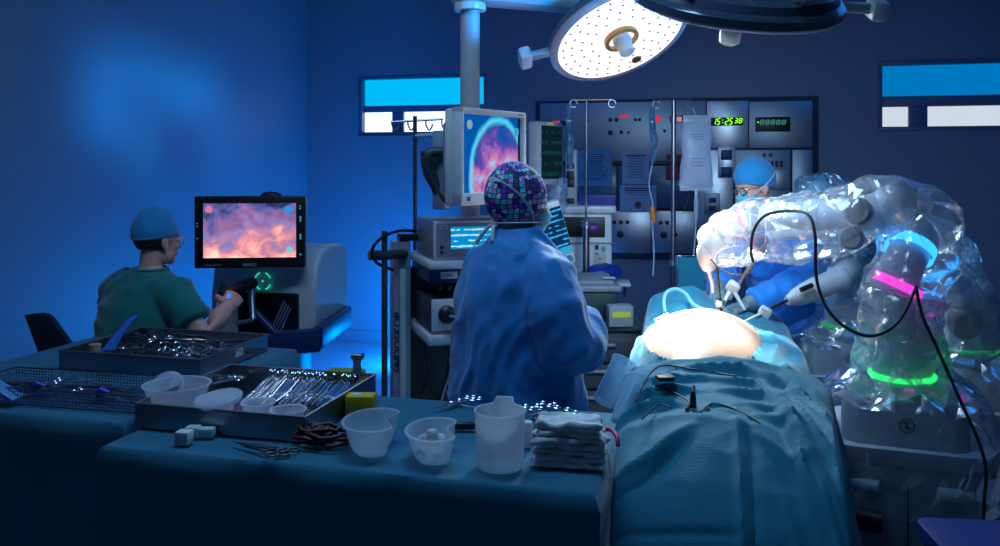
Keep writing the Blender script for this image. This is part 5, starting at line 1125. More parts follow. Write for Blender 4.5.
o = put(MB().lathe([(0.001, 0), (0.064, 0), (0.068, 0.012), (0.064, 0.016), (0.001, 0.016)], 32), 'pot_lid', M_frost, 219, 402, ZT+0.066, 'frosted plastic lid tilted over the cup in the clamp tray', 'lid'); o.rotation_euler = (0.14, -0.10, 0)
o = put(MB().lathe([(0.001, 0), (0.050, 0), (0.054, 0.012), (0.050, 0.014), (0.001, 0.014)], 32), 'pot_lid', M_frost, 168, 389, ZT+0.05, 'frosted lid leaning behind the largest bowl', 'lid'); o.rotation_euler = (0.9, 0, 0.2)
MBr = MB().tube([(-0.05, 0, 0.018), (0.05, 0, 0.018)], 0.017, 18); put(MBr, 'gauze_roll', M_gauze, 333, 392, ZT+0.002, 'white gauze roll at the end of the clamp tray', 'gauze roll', 0.35)
put(MB().box((0, 0, 0.006), (0.075, 0.05, 0.012), 0.003), 'white_pad', M_gauze, 318, 402, ZT+0.001, 'flat white pad beside the gauze roll', 'pad', 0.3)
# --- in front of the tray: foam blocks, black handled scissors
M_foam = mat('white_foam', (0.55, 0.68, 0.70), 0.8, bump=0.4, bscale=200)
for i, (px, py, rz, s) in enumerate(((184, 444, 0.1, (0.040, 0.036, 0.036)), (193, 437, 0.2, (0.038, 0.035, 0.030)), (207, 437, 0.25, (0.042, 0.030, 0.026)))):
    put(MB().box((0, 0, s[2]/2), s, 0.004), 'foam_block', M_foam, px, py, TZ+0.0015, ('tallest white foam block before the clamp tray', 'white foam block between the tall and the flat block', 'flattest white foam block beside the clamp tray wall')[i], 'foam block', rz, 'foam blocks')
for i, (px, py, a) in enumerate(((289, 452, 2.92), (277, 455, 2.85))):
    p = WZ(px, py, TZ+0.006); inst('scissors', CLD, (p.x, p.y, TZ+0.007+0.006*i), (0, 0, a), ('dark ring handled scissors under the other pair before the clamp tray', 'dark ring handled scissors lying across the other pair before the clamp tray')[i], 'scissors', 'dark scissors')
# --- dark red rubber tubing
mb = MB()
for k in range(9):
    a = k*1.3; R = 0.040+0.012*math.sin(k*2.3); c = Vector((0.028*math.cos(a*1.7), 0.018*math.sin(a*2.1), 0.008+0.0045*k))
    mb.tube([c+Vector((R*1.15*math.cos(t*PI/6), R*0.75*math.sin(t*PI/6), 0.004*math.sin(t*1.9+k))) for t in range(12)], 0.0055, 6, closed=True)
put(mb, 'rubber_tubing', mat('dark_red_rubber', (0.10, 0.012, 0.010), 0.5), 322, 444, TZ+0.002, 'coiled heap of dark red rubber tubing beside the clamp tray', 'tubing')
# --- yellow box
yb = put(MB().box((0, 0, 0.031), (0.085, 0.055, 0.062), 0.003), 'carton', mat('yellow_carton', (0.75, 0.46, 0.01), 0.55), 361, 415, TZ+0.0015, 'small yellow carton behind the first kidney dish', 'box', 0.18)
MB().box((-0.012, 0, 0.0625), (0.025, 0.03, 0.001)).build('white_sticker', M_white, yb, smooth=False)
# --- yellow-green folded wrap and small device behind the clamp tray
put(MB().box((0, 0, 0.012), (0.12, 0.055, 0.020), 0.008), 'folded_wrap', mat('olive_wrap', (0.20, 0.18, 0.02), 0.7), 346, 376, TZ+0.068, 'flat olive yellow wrap lying across the end of the clamp tray', 'wrap', 0.1)
mb = MB(); mb.tube([(0, 0, 0), (0, 0, 0.03), (0, 0, 0.05)], [0.016, 0.012, 0.014], 10); mb.tube([(-0.018, 0, 0.055), (0.018, 0, 0.055)], 0.010, 10); mb.tube([(0.016, 0, 0.05), (0.02, 0, 0.066)], 0.007, 8)
put(mb, 'valve_fitting', M_dsteel, 357, 374, TZ+0.0885, 'little steel tap fitting standing on the olive wrap', 'fitting')
# --- kidney dishes
def kidney(L_, Wd, H, n=64):
    def outl(s, f_=1.0):
        pts = []
        for k in range(n):
            t = 2*PI*k/n; x, y = L_*math.cos(t)*f_, Wd*math.sin(t)*f_
            dent = math.exp(-((t-3*PI/2)/0.55)**2); y += dent*Wd*0.62*f_
            pts.append(Vector((x, y, s)))
        return pts
    mb = MB(); mb.loft([outl(z, f_) for z, f_ in ((0.004, 0.05), (0.0, 0.35), (0.0, 0.64), (H*0.10, 0.73), (H*0.5, 0.87), (H*0.93, 0.975), (H*0.94, 1.05), (H, 1.06), (H, 0.96), (H*0.5, 0.84), (H*0.14, 0.70), (0.006, 0.60), (0.006, 0.05))], True, False); return mb
put(kidney(0.104, 0.082, 0.078), 'kidney_dish', M_frost, 375, 449, TZ+0.0015, 'empty frosted kidney dish beside the yellow carton', 'dish', 1.8)
k2 = put(kidney(0.098, 0.076, 0.072), 'kidney_dish', M_frost, 436, 457, TZ+0.0015, 'frosted kidney dish holding white cotton balls', 'dish', 1.85)
for i, (dx, dy, dz, r) in enumerate(((-0.012, -0.004, 0.026, 0.019), (0.016, 0.010, 0.023, 0.017), (0.006, -0.02, 0.046, 0.017), (-0.03, 0.012, 0.021, 0.015))):
    me = MB().ell((0, 0, 0), (r, r*0.9, r), 18, 12).mesh('b'); displace(me, lambda p: 0.004*noise.noise(p*70+Vector((i*3.3, 0, 0)))); o = mesh_obj('cotton_ball', me, M_gauze)
    o.location = k2.location+Vector((dx-0.008, dy, dz+0.016)); tag(o, 'white cotton ball lying in the kidney dish', 'cotton ball', 'cotton balls')
# --- jug
def jug():
    mb = MB(); R, H, n = 0.060, 0.138, 48; rings = []
    def ring(r, z, lipz, sp):
        out = []
        for k in range(n):
            a = 2*PI*k/n; s = max(0, 1-abs(((a-PI/2+PI) % (2*PI))-PI)/0.42); s = min(1.0, s*3); out.append(Vector(((r+sp*s*0.018)*math.cos(a), (r+sp*s*0.018)*math.sin(a), z+lipz*s)))
        return out
    for r, z, l, sp in ((0.002, 0.003, 0, 0), (R-0.008, 0.002, 0, 0), (R-0.004, 0.0, 0, 0), (R, 0.006, 0, 0), (R+0.001, H*0.5, 0, 0), (R+0.002, H*0.75, 0, 0.3), (R+0.003, H, 0.012, 1), (R+0.0055, H+0.002, 0.012, 1), (R, H+0.001, 0.012, 1), (R-0.001, H*0.75, 0, 0.3), (R-0.002, H*0.5, 0, 0), (R-0.003, 0.008, 0, 0), (0.002, 0.006, 0, 0)): rings.append(ring(r, z, l, sp))
    mb.loft(rings, True, True); return mb
jg = put(jug(), 'measuring_jug', M_frost, 500, 466, TZ+0.0015, 'tall frosted plastic jug with a raised spout beside the swabs', 'jug', 0.1)
# --- stack of swabs
for i in range(7):
    w_, d_ = 0.185-0.010*max(0, i-3)+random.uniform(-0.012, 0.012), 0.125-0.005*i; hgt = 0.0155
    mb = MB(); n = 30
    def sw_fn(u, v, top, i=i, w_=w_, d_=d_):
        x, y = (u-0.5)*w_, (v-0.5)*d_; e = max(abs(u-0.5)*2, abs(v-0.5)*2); rnd = 0.0072*max(0, (e-0.86)/0.14)**2
        nz = 0.0055*noise.noise(Vector((x*28+i*5, y*28, i)))+(0.010*ridge(Vector((x+i, y, 0)), (16, 22, 1)) if i == 6 and top else 0)
        return Vector((x+0.012*noise.noise(Vector((y*26, i*2.2, 1))), y+0.012*noise.noise(Vector((x*26, i*3.1, 2))), (hgt-rnd+nz) if top else rnd*0.8+0.0006))
    mb.grid(lambda u, v: sw_fn(u, v, True), n, n); mb.grid(lambda u, v: sw_fn(1-u, v, False), n, n)
    me = mb.mesh('s'); bm = bmesh.new(); bm.from_mesh(me)
    be = [e for e in bm.edges if e.is_boundary]; bmesh.ops.bridge_loops(bm, edges=be) if be else None
    bm.to_mesh(me); bm.free(); o = mesh_obj('gauze_swab', me, M_gauze, angle=70)
    p = WZ(570, 462, TZ); place(o, (p.x+random.uniform(-0.006, 0.006), p.y+random.uniform(-0.004, 0.004), TZ+0.0015+i*0.0148), A-0.12+random.uniform(-0.09, 0.09))
    tag(o, 'crumpled white gauze swab on top of the swab pile' if i == 6 else 'folded white gauze swab in the pile beside the jug', 'gauze swab', 'pile of gauze swabs')
put(MB().box((0, 0, 0.02), (0.018, 0.014, 0.04), 0.003), 'white_clip', M_white, 600, 432, TZ+0.045, 'small upright white clip behind the swab pile', 'clip', 0.2).location.z = TZ+0.0015
o = put(MB().box((0, 0, 0.035), (0.03, 0.03, 0.07), 0.008), 'white_pad', M_gauze, 527, 447, TZ+0.0015, 'white rolled pad standing between the jug and the swabs', 'pad', 0.2)
rp = [WZ(604, 431, TZ+0.03), WZ(610, 430, TZ+0.035), WZ(616, 433, TZ+0.03), WZ(619, 440, TZ+0.0)]; rp[0] = WZ(600, 428, TZ+0.012); rp[1] = WZ(606, 427, TZ+0.022)
# --- scissors and clamps behind the jug
for i, (px, py, a, me, nm) in enumerate(((455, 404, -0.45, CLS, 'scissors'), (476, 401, -2.05, CL2, 'clamp'), (470, 403, -2.15, CL2, 'clamp'), (531, 408, -1.15, CLS, 'scissors'), (548, 407, -1.75, CLS, 'scissors'), (553, 411, -2.05, CL2, 'clamp'), (571, 413, -2.3, CLS, 'scissors'), (536, 412, -1.3, CL2, 'clamp'))):
    p = WZ(px, py, TZ); inst(nm, me, (p.x, p.y, TZ+0.006+0.004*(i % 3)), (0, 0.02, a), ('open ring handled scissors' if nm == 'scissors' else 'slim steel clamp')+(' lying behind the cotton ball dish' if i < 3 else ' lying between the jug and the draped patient'), nm, 'instruments behind the jug')
put(MB().tube([(-0.03, 0, 0.012), (0.02, 0, 0.012), (0.03, 0, 0.012)], [0.012, 0.011, 0.005], 12), 'syringe_cap', M_black, 466, 430, TZ+0.0015, 'short black plastic plug between the dish and the jug', 'plug', 0.2)
put(MB().tube([(-0.012, 0, 0.006), (0.012, 0, 0.006)], 0.006, 10), 'needle_cap', mat('violet_plastic', (0.25, 0.10, 0.45), 0.4), 533, 437, TZ+0.0015, 'tiny violet cap beside the rolled pad', 'cap', 0.3)

# --- contents of the rear tray
random.seed(5)
for i in range(30):
    x, y = random.uniform(-2.26, -1.86), random.uniform(2.68, 3.0); a = random.uniform(-0.5, 0.5)+(PI if random.random() < .5 else 0)
    inst('clamp', CLD if i % 3 else CL2, (x, y, TZ+0.022+0.0016*i), (random.uniform(-0.8, 0.8), random.uniform(-0.05, 0.05), a), 'dark handled clamp heaped in the rear tray' if i % 3 else 'steel clamp heaped among the dark handled ones in the rear tray', 'clamp', 'instruments in the rear tray')
for i in range(5):
    p = Vector((-1.99+0.05*i, 2.72+0.015*i, TZ+0.072)); inst('clamp', CL2, p, (1.2+0.2*i, 0.42-0.06*i, 0.9+0.25*i), 'steel clamp sticking up out of the rear tray', 'clamp', 'upright clamps in the rear tray')
for i in range(6):
    y = 2.66+0.03*i; o = MB().tube([(-0.2, 0, 0), (0.02, 0, 0), (0.2, 0, 0)], [0.0035, 0.0035, 0.007], 8).build('long_instrument', M_dsteel if i % 2 else M_grey); place(o, (-2.10, y, TZ+0.018), random.uniform(-0.08, 0.08)); tag(o, 'long straight steel instrument lying in the rear tray', 'instrument', 'long instruments in the rear tray')
# wire grid lid at the back of the rear tray
def wire_grid(mb, w_, d_, nx, ny, r, M=None):
    s = mb.M; mb.M = s @ (M or Matrix())
    for i in range(nx+1): x = -w_/2+w_*i/nx; mb.tube([(x, -d_/2, 0), (x, d_/2, 0)], r, 4)
    for j in range(ny+1): y = -d_/2+d_*j/ny; mb.tube([(-w_/2, y, 0), (w_/2, y, 0)], r, 4)
    mb.M = s
wl = thing('basket_cover', 'fine wire mesh lid propped along the back of the rear tray', 'wire lid', (-2.04, 3.01, TZ+0.025), 0.0)
mb = MB(); wire_grid(mb, 0.50, 0.11, 60, 12, 0.0011, at(0, 0, 0.02) @ Matrix.Rotation(0.35, 4, 'X')); k = mb.build('wire_mesh', M_dsteel, wl); k['kind'] = 'stuff'
T_ = at(0, 0, 0.02) @ Matrix.Rotation(0.35, 4, 'X'); MB(T_).tube([(-0.25, -0.055, 0), (0.25, -0.055, 0), (0.25, 0.055, 0), (-0.25, 0.055, 0)], 0.003, 6, closed=True).build('lid_frame', M_dsteel, wl)
# blue paper flap
p0_, p1_, p2_, p3_ = W(101, 351, 3.0), W(115, 350, 3.0), W(140, 314, 3.1), W(129, 318, 3.1)
c_ = WZ(108, 352, TZ+0.06); fl_ = MB(); q = [v-p0_ for v in (p0_, p1_, p2_, p3_)]; nrm = (q[1]-q[0]).cross(q[3]-q[0]).normalized()*0.0015
def flp(u, v, s): return (q[0].lerp(q[1], u)).lerp(q[3].lerp(q[2], u), v)+nrm*(s+8*math.sin(PI*v)*u)
fl_.grid(lambda u, v: flp(u, v, 1), 6, 10); fl_.grid(lambda u, v: flp(1-u, v, -1), 6, 10); o = fl_.build('sterile_wrap_flap', mat('blue_wrap_paper', (0.02, 0.16, 0.62), 0.7)); o.location = p0_; tag(o, 'pointed blue wrapping paper flap standing up from the rear tray', 'wrap')
# roll of tape at the rear tray's corner
o = MB().tube([(0, 0, 0), (0, 0, 0.035)], 0.022, 18).build('tape_roll', mat('beige_tape', (0.45, 0.33, 0.25), 0.7)); o.location = WZ(95, 352, TZ+0.045); o.location.z = TZ+0.04; tag(o, 'beige roll of tape at the corner of the rear tray', 'tape roll')
# --- wire basket on the nearer part of the left table
bk = thing('wire_basket', 'open wire mesh basket with blue pieces on the table edge', 'basket', (-2.02, 2.315, TZ+0.002), 0.03)
mb = MB(); bw, bd, bh = 0.66, 0.24, 0.05
wire_grid(mb, bw, bd, 56, 20, 0.0012, at(0, 0, 0.002))
for sy in (-1, 1): wire_grid(mb, bw, bh, 56, 5, 0.0012, at(0, sy*bd/2, bh/2) @ Matrix.Rotation(PI/2, 4, 'X'))
for sx in (-1, 1): wire_grid(mb, bd, bh, 20, 5, 0.0012, at(sx*bw/2, 0, bh/2) @ Matrix.Rotation(PI/2, 4, 'Z') @ Matrix.Rotation(PI/2, 4, 'X'))
k = mb.build('wire_mesh', M_dsteel, bk); k['kind'] = 'stuff'
MB().tube([(-bw/2, -bd/2, bh), (bw/2, -bd/2, bh), (bw/2, bd/2, bh), (-bw/2, bd/2, bh)], 0.003, 6, closed=True).build('rim', M_dsteel, bk)
for i, (x, y) in enumerate(((-0.12, -0.02), (0.13, -0.03))):
    o = MB().tube([(-0.02, 0, 0), (0.0, 0, 0.01), (0.025, 0.004, 0.002)], [0.014, 0.017, 0.012], 10).build('blue_cap', M_blue); o.location = Vector(bk.location)+Vector((x, y, 0.022)); tag(o, 'small blue plastic cap in the wire basket', 'cap', 'blue caps in the basket')
for i in range(9):
    x = -0.26+0.062*i; inst('clamp', CLD if i % 2 else CL2, Vector(bk.location)+Vector((x, -0.02+0.05*(i % 3), 0.012+0.005*(i % 4))), (0.1, 0, 0.3*((i % 3)-1)+(PI if i % 2 else 0)), 'dark clamp lying in the wire basket' if i % 2 else 'steel clamp lying in the wire basket', 'clamp', 'clamps in the wire basket')
p = WZ(14, 398, TZ); o = MB().box((0, 0, 0), (0.16, 0.05, 0.012), 0.004).build('wrapped_packet', mat('sky_blue_packet', (0.10, 0.30, 0.62), 0.5)); place(o, W(-2, 386, 2.66), rot=(0.1, 0.5, 0.1)); tag(o, 'long pale blue packet leaning at the end of the wire basket', 'packet')
# ------------------------------------------------------------------ operating table, patient, drapes
ot = thing('operating_table', 'operating table hidden under the teal drapes below the patient', 'operating table', (0.0, 3.4, 0))
MB().box((0, 0, 0.72), (0.50, 2.2, 0.06), 0.02).build('mattress', M_black, ot); MB().box((0, 0, 0.66), (0.48, 2.2, 0.05), 0.01).build('table_frame', M_steel, ot)
MB().box((0, 0.1, 0.36), (0.26, 0.36, 0.56), 0.03).build('column', M_steel, ot); MB().box((0, 0.1, 0.05), (0.42, 0.9, 0.10), 0.03).build('base', M_dgrey, ot)
def pat(mb):
    mb.ell((-0.01, -0.18, 0.87), (0.265, 0.62, 0.155), 28, 18); mb.ell((-0.02, 0.55, 0.82), (0.18, 0.24, 0.10), 24, 14); mb.ell((0, -0.40, 0.86), (0.18, 0.22, 0.11), 20, 12)
    for s in (-1, 1):
        mb.tube([(s*0.09, -0.40, 0.85), (s*0.11, -0.85, 0.84), (s*0.11, -1.25, 0.82), (s*0.11, -1.32, 0.84), (s*0.11, -1.36, 0.92)], [0.09, 0.065, 0.045, 0.045, 0.03], 14)
        mb.tube([(s*0.17, 0.66, 0.87), (s*0.205, 0.35, 0.83), (s*0.205, 0.0, 0.80), (s*0.20, -0.1, 0.79)], [0.055, 0.042, 0.03, 0.03], 12)
pm = MB(); pat(pm); head_parts(pm, at(0, 0.92, 0.87) @ Matrix.Rotation(PI/2, 4, 'X') @ Matrix.Rotation(PI, 4, 'Z') @ Matrix.Rotation(0, 4, 'X'))
pt_ = mesh_obj('person', remesh(pm, 0.008, 4), mat('pale_skin', (0.60, 0.36, 0.24), 0.45, var=0.06, scale=30), angle=80); pt_.location = (-0.06, 3.80, 0.0)
tag(pt_, 'patient lying under the drapes with the bare abdomen lit white', 'person')
def interp(tab, t):
    for (a, va), (b, vb) in zip(tab, tab[1:]):
        if t <= b: k = (t-a)/(b-a); k = k*k*(3-2*k); return va+(vb-va)*k
    return tab[-1][1]
def polyline_d(x, y, pl):
    best = 9; bt = 0; sd = 1
    n = len(pl)-1
    for i in range(n):
        ax_, ay = pl[i]; bx_, by = pl[i+1]; dx, dy = bx_-ax_, by-ay; t = max(0, min(1, ((x-ax_)*dx+(y-ay)*dy)/(dx*dx+dy*dy))); d = math.hypot(x-ax_-t*dx, y-ay-t*dy)
        if d < best: best = d; bt = (i+t)/n; sd = dx*(y-ay)-dy*(x-ax_)
    return best, bt, sd
def folds(x, y, table):                                  # ridges, gentle on the far side and steep on the near side
    z = 0
    for pl, h, wf, wn in table:
        d, t, sd = polyline_d(x, y, pl)
        if d > 0.2: continue
        z += h*(math.exp(-d/wf) if sd > 0 else math.exp(-(d/wn)**1.4))*math.sin(PI*(0.05+0.90*t))**0.6
    return z
# lower sheet, from the abdomen over the legs and down at the foot end
LOW = [([(-0.33, 2.74), (-0.2, 2.86), (0.0, 2.925), (0.2, 2.89), (0.36, 2.66)], 0.022, 0.05, 0.03)]
for k in range(5):                                       # arcs sweeping round to the right side
    LOW.append(([(-0.10+0.05*k, 2.83-0.10*k), (0.08+0.025*k, 2.80-0.105*k), (0.20, 2.66-0.11*k), (0.27+0.004*k, 2.46-0.115*k), (0.30+0.004*k, 2.18-0.11*k)], (0.050, 0.036, 0.044, 0.034, 0.040)[k], 0.035, 0.014))
for k in range(3):                                       # shorter ones running to the left corner
    LOW.append(([(-0.33, 2.60-0.10*k), (-0.20, 2.72-0.11*k), (-0.04-0.03*k, 2.74-0.12*k)], (0.034, 0.040, 0.032)[k], 0.035, 0.013))
LOW += [([(-0.30, 2.34), (-0.12, 2.40), (0.06, 2.36), (0.14, 2.36)], 0.016, 0.05, 0.03), ([(0.045, 2.40), (0.05, 2.1), (0.055, 1.75)], 0.016, 0.010, 0.010), ([(0.075, 2.38), (0.08, 2.2), (0.085, 1.75)], -0.014, 0.010, 0.010),
        ([(-0.27, 2.14), (-0.18, 2.19), (-0.08, 2.30)], -0.030, 0.016, 0.016), ([(-0.27, 2.19), (-0.17, 2.25), (-0.07, 2.35)], 0.024, 0.03, 0.012), ([(0.09, 2.33), (0.19, 2.24), (0.25, 1.95)], 0.020, 0.03, 0.012), ([(0.20, 2.30), (0.26, 2.1), (0.29, 1.8)], 0.024, 0.022, 0.012), ([(0.15, 2.15), (0.20, 2.0), (0.22, 1.8)], 0.014, 0.02, 0.010)]
random.seed(21)
for _ in range(10):
    x_, y_ = random.uniform(-0.26, 0.28), random.uniform(2.38, 2.9); a_ = random.gauss(-0.7 if x_ > 0 else 0.5, 0.3); l_ = random.uniform(0.06, 0.12)
    LOW.append(([(x_-l_*math.cos(a_), y_-l_*math.sin(a_)), (x_, y_+random.uniform(-0.02, 0.02)), (x_+l_*math.cos(a_), y_+l_*math.sin(a_))], random.choice((0.012, 0.014, -0.010)), 0.014, 0.008))
PATH = [(2.985, 0.935), (2.96, 0.975), (2.90, 0.985), (2.75, 0.970), (2.55, 0.955), (2.42, 0.95), (2.34, 0.94), (2.26, 0.905), (2.16, 0.845), (2.08, 0.77), (2.02, 0.67), (1.98, 0.55), (1.96, 0.42), (1.95, 0.30)]
acc = [0]
for a, b in zip(PATH, PATH[1:]): acc.append(acc[-1]+math.hypot(b[0]-a[0], b[1]-a[1]))
def path_at(v):
    s = v*acc[-1]
    for i in range(len(PATH)-1):
        if s <= acc[i+1]+1e-9:
            t = (s-acc[i])/(acc[i+1]-acc[i]); p0 = PATH[max(i-1, 0)]; p1, p2 = PATH[i], PATH[i+1]; p3 = PATH[min(i+2, len(PATH)-1)]
            f_ = lambda k: 0.5*(2*p1[k]+(p2[k]-p0[k])*t+(2*p0[k]-5*p1[k]+4*p2[k]-p3[k])*t*t+(3*p1[k]-p0[k]-3*p2[k]+p3[k])*t**3)
            return f_(0), f_(1), s
    return PATH[-1][0], PATH[-1][1], s
def cross(s, w_, dome, y, zc, hang, seed):               # across the table: flat top, rounded shoulder, hanging side
    a = abs(s); sg_ = 1 if s >= 0 else -1
    if a <= w_: return s, zc-dome*(a/w_)**2.5
    e = a-w_; r = 0.07
    if e < r*PI/2: th = e/r; x = w_+r*math.sin(th); z = zc-dome-r*(1-math.cos(th))
    else:
        dn = e-r*PI/2; x = w_+r+0.05*dn+0.035*min(1, dn/0.15)*ridge(Vector((y*5.5+seed+sg_*3, dn*1.2, 0)), (1, 1, 1)); z = zc-dome-r-dn
    return sg_*x, z
def low_fn(u, v):
    y, zc, sl_ = path_at(v); fr_ = min(1.0, max(0.0, (2.28-y)/0.25)); w_ = 0.225+0.04*min(1, max(0, (y-2.35)/0.5))-0.02*fr_
    S = w_+0.11+0.50*(1-0.55*fr_); s = (u-0.5)*2*S
    x, z = cross(s, w_, 0.030*(1-fr_), y, zc, 0.5, 2.0)
    x += 0.01
    k = max(0, 1-max(0, abs(s)-w_-0.05)/0.2); yy = y if y > 2.0 else 2.0-(sl_-acc[10])*0.6
    h = folds(x, yy, LOW)*k + 0.006*ridge(Vector((x*2.2+y*2.0, y*5-x*3, 0)), (2.2, 1.6, 1))*(1-0.6*fr_)
    # packing creases
    h += -0.006*math.exp(-((yy-(2.085 if x < 0.05 else 2.035)-0.05*(x-0.05))/0.008)**2)
    ny, nz = (0, 1) if y > 2.3 else (-fr_*0.8, 1-0.5*fr_)
    hx = 0.0
    return Vector((x+hx, y+ny*h, z+nz*h))
mb = MB(); mb.grid(low_fn, 190, 230, True); lo = mb.build('surgical_drape', M_drape, angle=60); so_ = lo.modifiers.new('t', 'SOLIDIFY'); so_.thickness = 0.003; so_.offset = -1
tag(lo, 'creased teal drape sheet over the patient legs, falling at the foot end', 'drape')
# upper sheet round the bare abdomen
UPF = [([(-0.36, 3.55), (-0.30, 3.42), (-0.22, 3.36)], 0.022, 0.012, 0.012), ([(-0.36, 3.42), (-0.28, 3.30), (-0.18, 3.26)], 0.020, 0.012, 0.012), ([(-0.36, 3.30), (-0.26, 3.17), (-0.12, 3.13)], 0.022, 0.014, 0.012), ([(-0.35, 3.75), (-0.32, 3.60), (-0.25, 3.50)], 0.018, 0.012, 0.012),
       ([(0.02, 3.06), (0.14, 3.10), (0.28, 3.28)], 0.024, 0.014, 0.012), ([(0.10, 3.02), (0.22, 3.04), (0.33, 3.16)], 0.018, 0.012, 0.012), ([(-0.32, 3.25), (-0.26, 3.08), (-0.1, 2.98)], 0.02, 0.02, 0.02), ([(0.1, 3.0), (0.22, 3.1), (0.27, 3.4)], 0.02, 0.02, 0.02), ([(-0.31, 3.6), (-0.29, 3.3), (-0.22, 3.12)], 0.016, 0.014, 0.014), ([(0.19, 3.2), (0.23, 3.5), (0.22, 3.9)], 0.018, 0.014, 0.014), ([(-0.33, 3.95), (-0.25, 4.15), (-0.1, 4.25)], 0.018, 0.018, 0.018), ([(-0.36, 3.45), (-0.22, 3.35), (-0.05, 3.22), (0.2, 3.25)], 0.022, 0.035, 0.035), ([(-0.34, 3.8), (-0.30, 3.5), (-0.2, 3.3)], 0.02, 0.03, 0.03), ([(0.20, 3.30), (0.26, 3.6), (0.28, 4.0)], 0.022, 0.03, 0.03), ([(-0.33, 4.2), (-0.28, 3.9), (-0.29, 3.65)], 0.02, 0.03, 0.03), ([(-0.2, 4.35), (0.0, 4.42), (0.2, 4.3)], 0.02, 0.04, 0.04), ([(0.2, 3.2), (0.30, 3.35), (0.34, 3.7)], 0.02, 0.025, 0.025)]
def up_z(y, x): return 0.900+0.06*math.exp(-((y-3.62)/0.45)**2)+(0.02+0.12/(1+math.exp((x+0.06)/0.03)))*math.exp(-((y-4.42)/0.24)**2)
HC_, HR = (-0.075, 3.62), (0.235, 0.56)
def up_fn(u, v):
    y = 2.84+1.94*v; w_ = 0.275; S = w_+0.11+0.50; s = (u-0.5)*2*S
    x, z = cross(s, w_, 0.055, y, up_z(y, s), 0.5, 7.0)
    k = max(0, 1-max(0, abs(s)-w_-0.05)/0.2); z += folds(x, y, UPF)*k+0.006*ridge(Vector((x*4, y*4, 1)), (1.5, 1.5, 1))
    e = math.hypot((x-HC_[0])/HR[0], (y-HC_[1])/HR[1])
    if e < 1.35 and abs(s) < w_:                          # the sheet lies on the belly round the opening
        px_, py_ = (x+0.07)/0.265, (y-3.62)/0.62; q_ = max(0.0, 1-px_*px_-py_*py_); zb_ = 0.87+0.155*math.sqrt(q_); t = min(1, max(0, (1.35-e)/0.3)); z = max(z, z+(zb_+0.010-z)*t) if zb_ > z-0.05 else z
    return Vector((x-0.01, y, z))
mb = MB(); mb.grid(up_fn, 150, 190, True); me = mb.mesh('up')
bm = bmesh.new(); bm.from_mesh(me); bmesh.ops.delete(bm, geom=[f for f in bm.faces if math.hypot((f.calc_center_median().x-HC_[0])/HR[0], (f.calc_center_median().y-HC_[1])/HR[1]) < 1.0 and f.calc_center_median().z > 0.85], context='FACES')
for v in bm.verts:                                       # clean rim of the opening
    e = math.hypot((v.co.x-HC_[0])/HR[0], (v.co.y-HC_[1])/HR[1])
    if v.is_boundary and 0.8 < e < 1.25 and v.co.z > 0.85: f_ = (1+0.07*noise.noise(Vector((v.co.x*7, v.co.y*7, 0.3)))+0.03*noise.noise(Vector((v.co.x*22, v.co.y*22, 1))))/e; v.co.x = HC_[0]+(v.co.x-HC_[0])*f_; v.co.y = HC_[1]+(v.co.y-HC_[1])*f_
bm.to_mesh(me); bm.free()
ud = mesh_obj('surgical_drape', me, M_drape, angle=60); so_ = ud.modifiers.new('t', 'SOLIDIFY'); so_.thickness = 0.003; so_.offset = 1
tag(ud, 'teal drape sheet with an opening round the lit abdomen', 'drape')
# head screen of drape at the far end, with its bar
hs = thing('anaesthetic_screen', 'raised teal drape screen behind the patient near the drip stands', 'drape', (0.0, 4.80, 0.0))
def scr(u, v):
    x = -0.22+0.30*u; z = 0.55+0.60*v; return Vector((x, 0.03*math.sin(x*14)*(1-v)+0.01*math.sin(x*31), z))
mb = MB(); mb.grid(scr, 60, 14, True); k = mb.build('hanging_sheet', M_drape, hs, angle=60)
MB().tube([(-0.23, 0, 0.0), (-0.23, 0, 1.15), (0.09, 0, 1.15), (0.09, 0, 0.0)], 0.010, 8).build('screen_bar', M_steel, hs)

# --- things lying on the drapes
def canister(label, a, b, r):
    q = (b-a).normalized(); M_ = basis((0, 0, 0), q.orthogonal(), q); L_ = (b-a).length
    o = MB(M_).lathe([(0.001, 0), (r*0.82, 0), (r*0.86, 0.004), (r, L_), (r+0.004, L_), (r+0.004, L_+0.004), (r-0.003, L_+0.003), (r*0.83, 0.006), (0.001, 0.006)], 30).build('plastic_canister', M_frost2); o.location = a
    MB(M_).box((r+0.004, 0, L_+0.001), (0.014, 0.016, 0.004), 0.001).build('lip_tab', M_frost2, o)
    return tag(o, label, 'canister', 'clear canisters on the drape')
canister('clear plastic canister leaning on the drape beside the drape edge', W(603, 403, 2.85), W(624, 362, 2.92), 0.042)
canister('clear plastic canister lying next to the red brown tab', W(620, 425, 2.50), W(639, 381, 2.62), 0.036)
def on_low(px, py, lift=0.006):                          # a pixel's place on the lower sheet
    best = None
    for i in range(400):
        d = 1.8+i*0.005; p = W(px, py, d)
        y = p.y
        if 2.34 < y < 2.98:
            zz = interp([(2.34, 0.94), (2.42, 0.95), (2.55, 0.955), (2.75, 0.97), (2.9, 0.985), (2.98, 0.95)], y)+folds(p.x, y, LOW)
            if p.z <= zz+lift: return Vector((p.x, y, zz+lift))
    return WZ(px, py, 0.96+lift)
def cable_on(label, pix, r=0.0028, name='cable', lift=0.008): return world_tube(name, [on_low(x, y, lift) for x, y in pix], r, M_rubber, label, 'cable', 6, 6)
cable_on('thin black cable crossing the drape above the red brown tab', [(636, 402), (645, 385), (655, 370), (668, 366), (690, 369), (715, 373), (735, 377)])
cable_on('black cable curling from the clip over the drape toward the foot end', [(655, 385), (672, 392), (688, 402), (693, 410), (700, 412), (712, 404), (730, 408), (748, 416), (760, 424)])
cable_on('short black cable hooked beside the canisters', [(642, 420), (652, 410), (660, 405), (672, 408)])
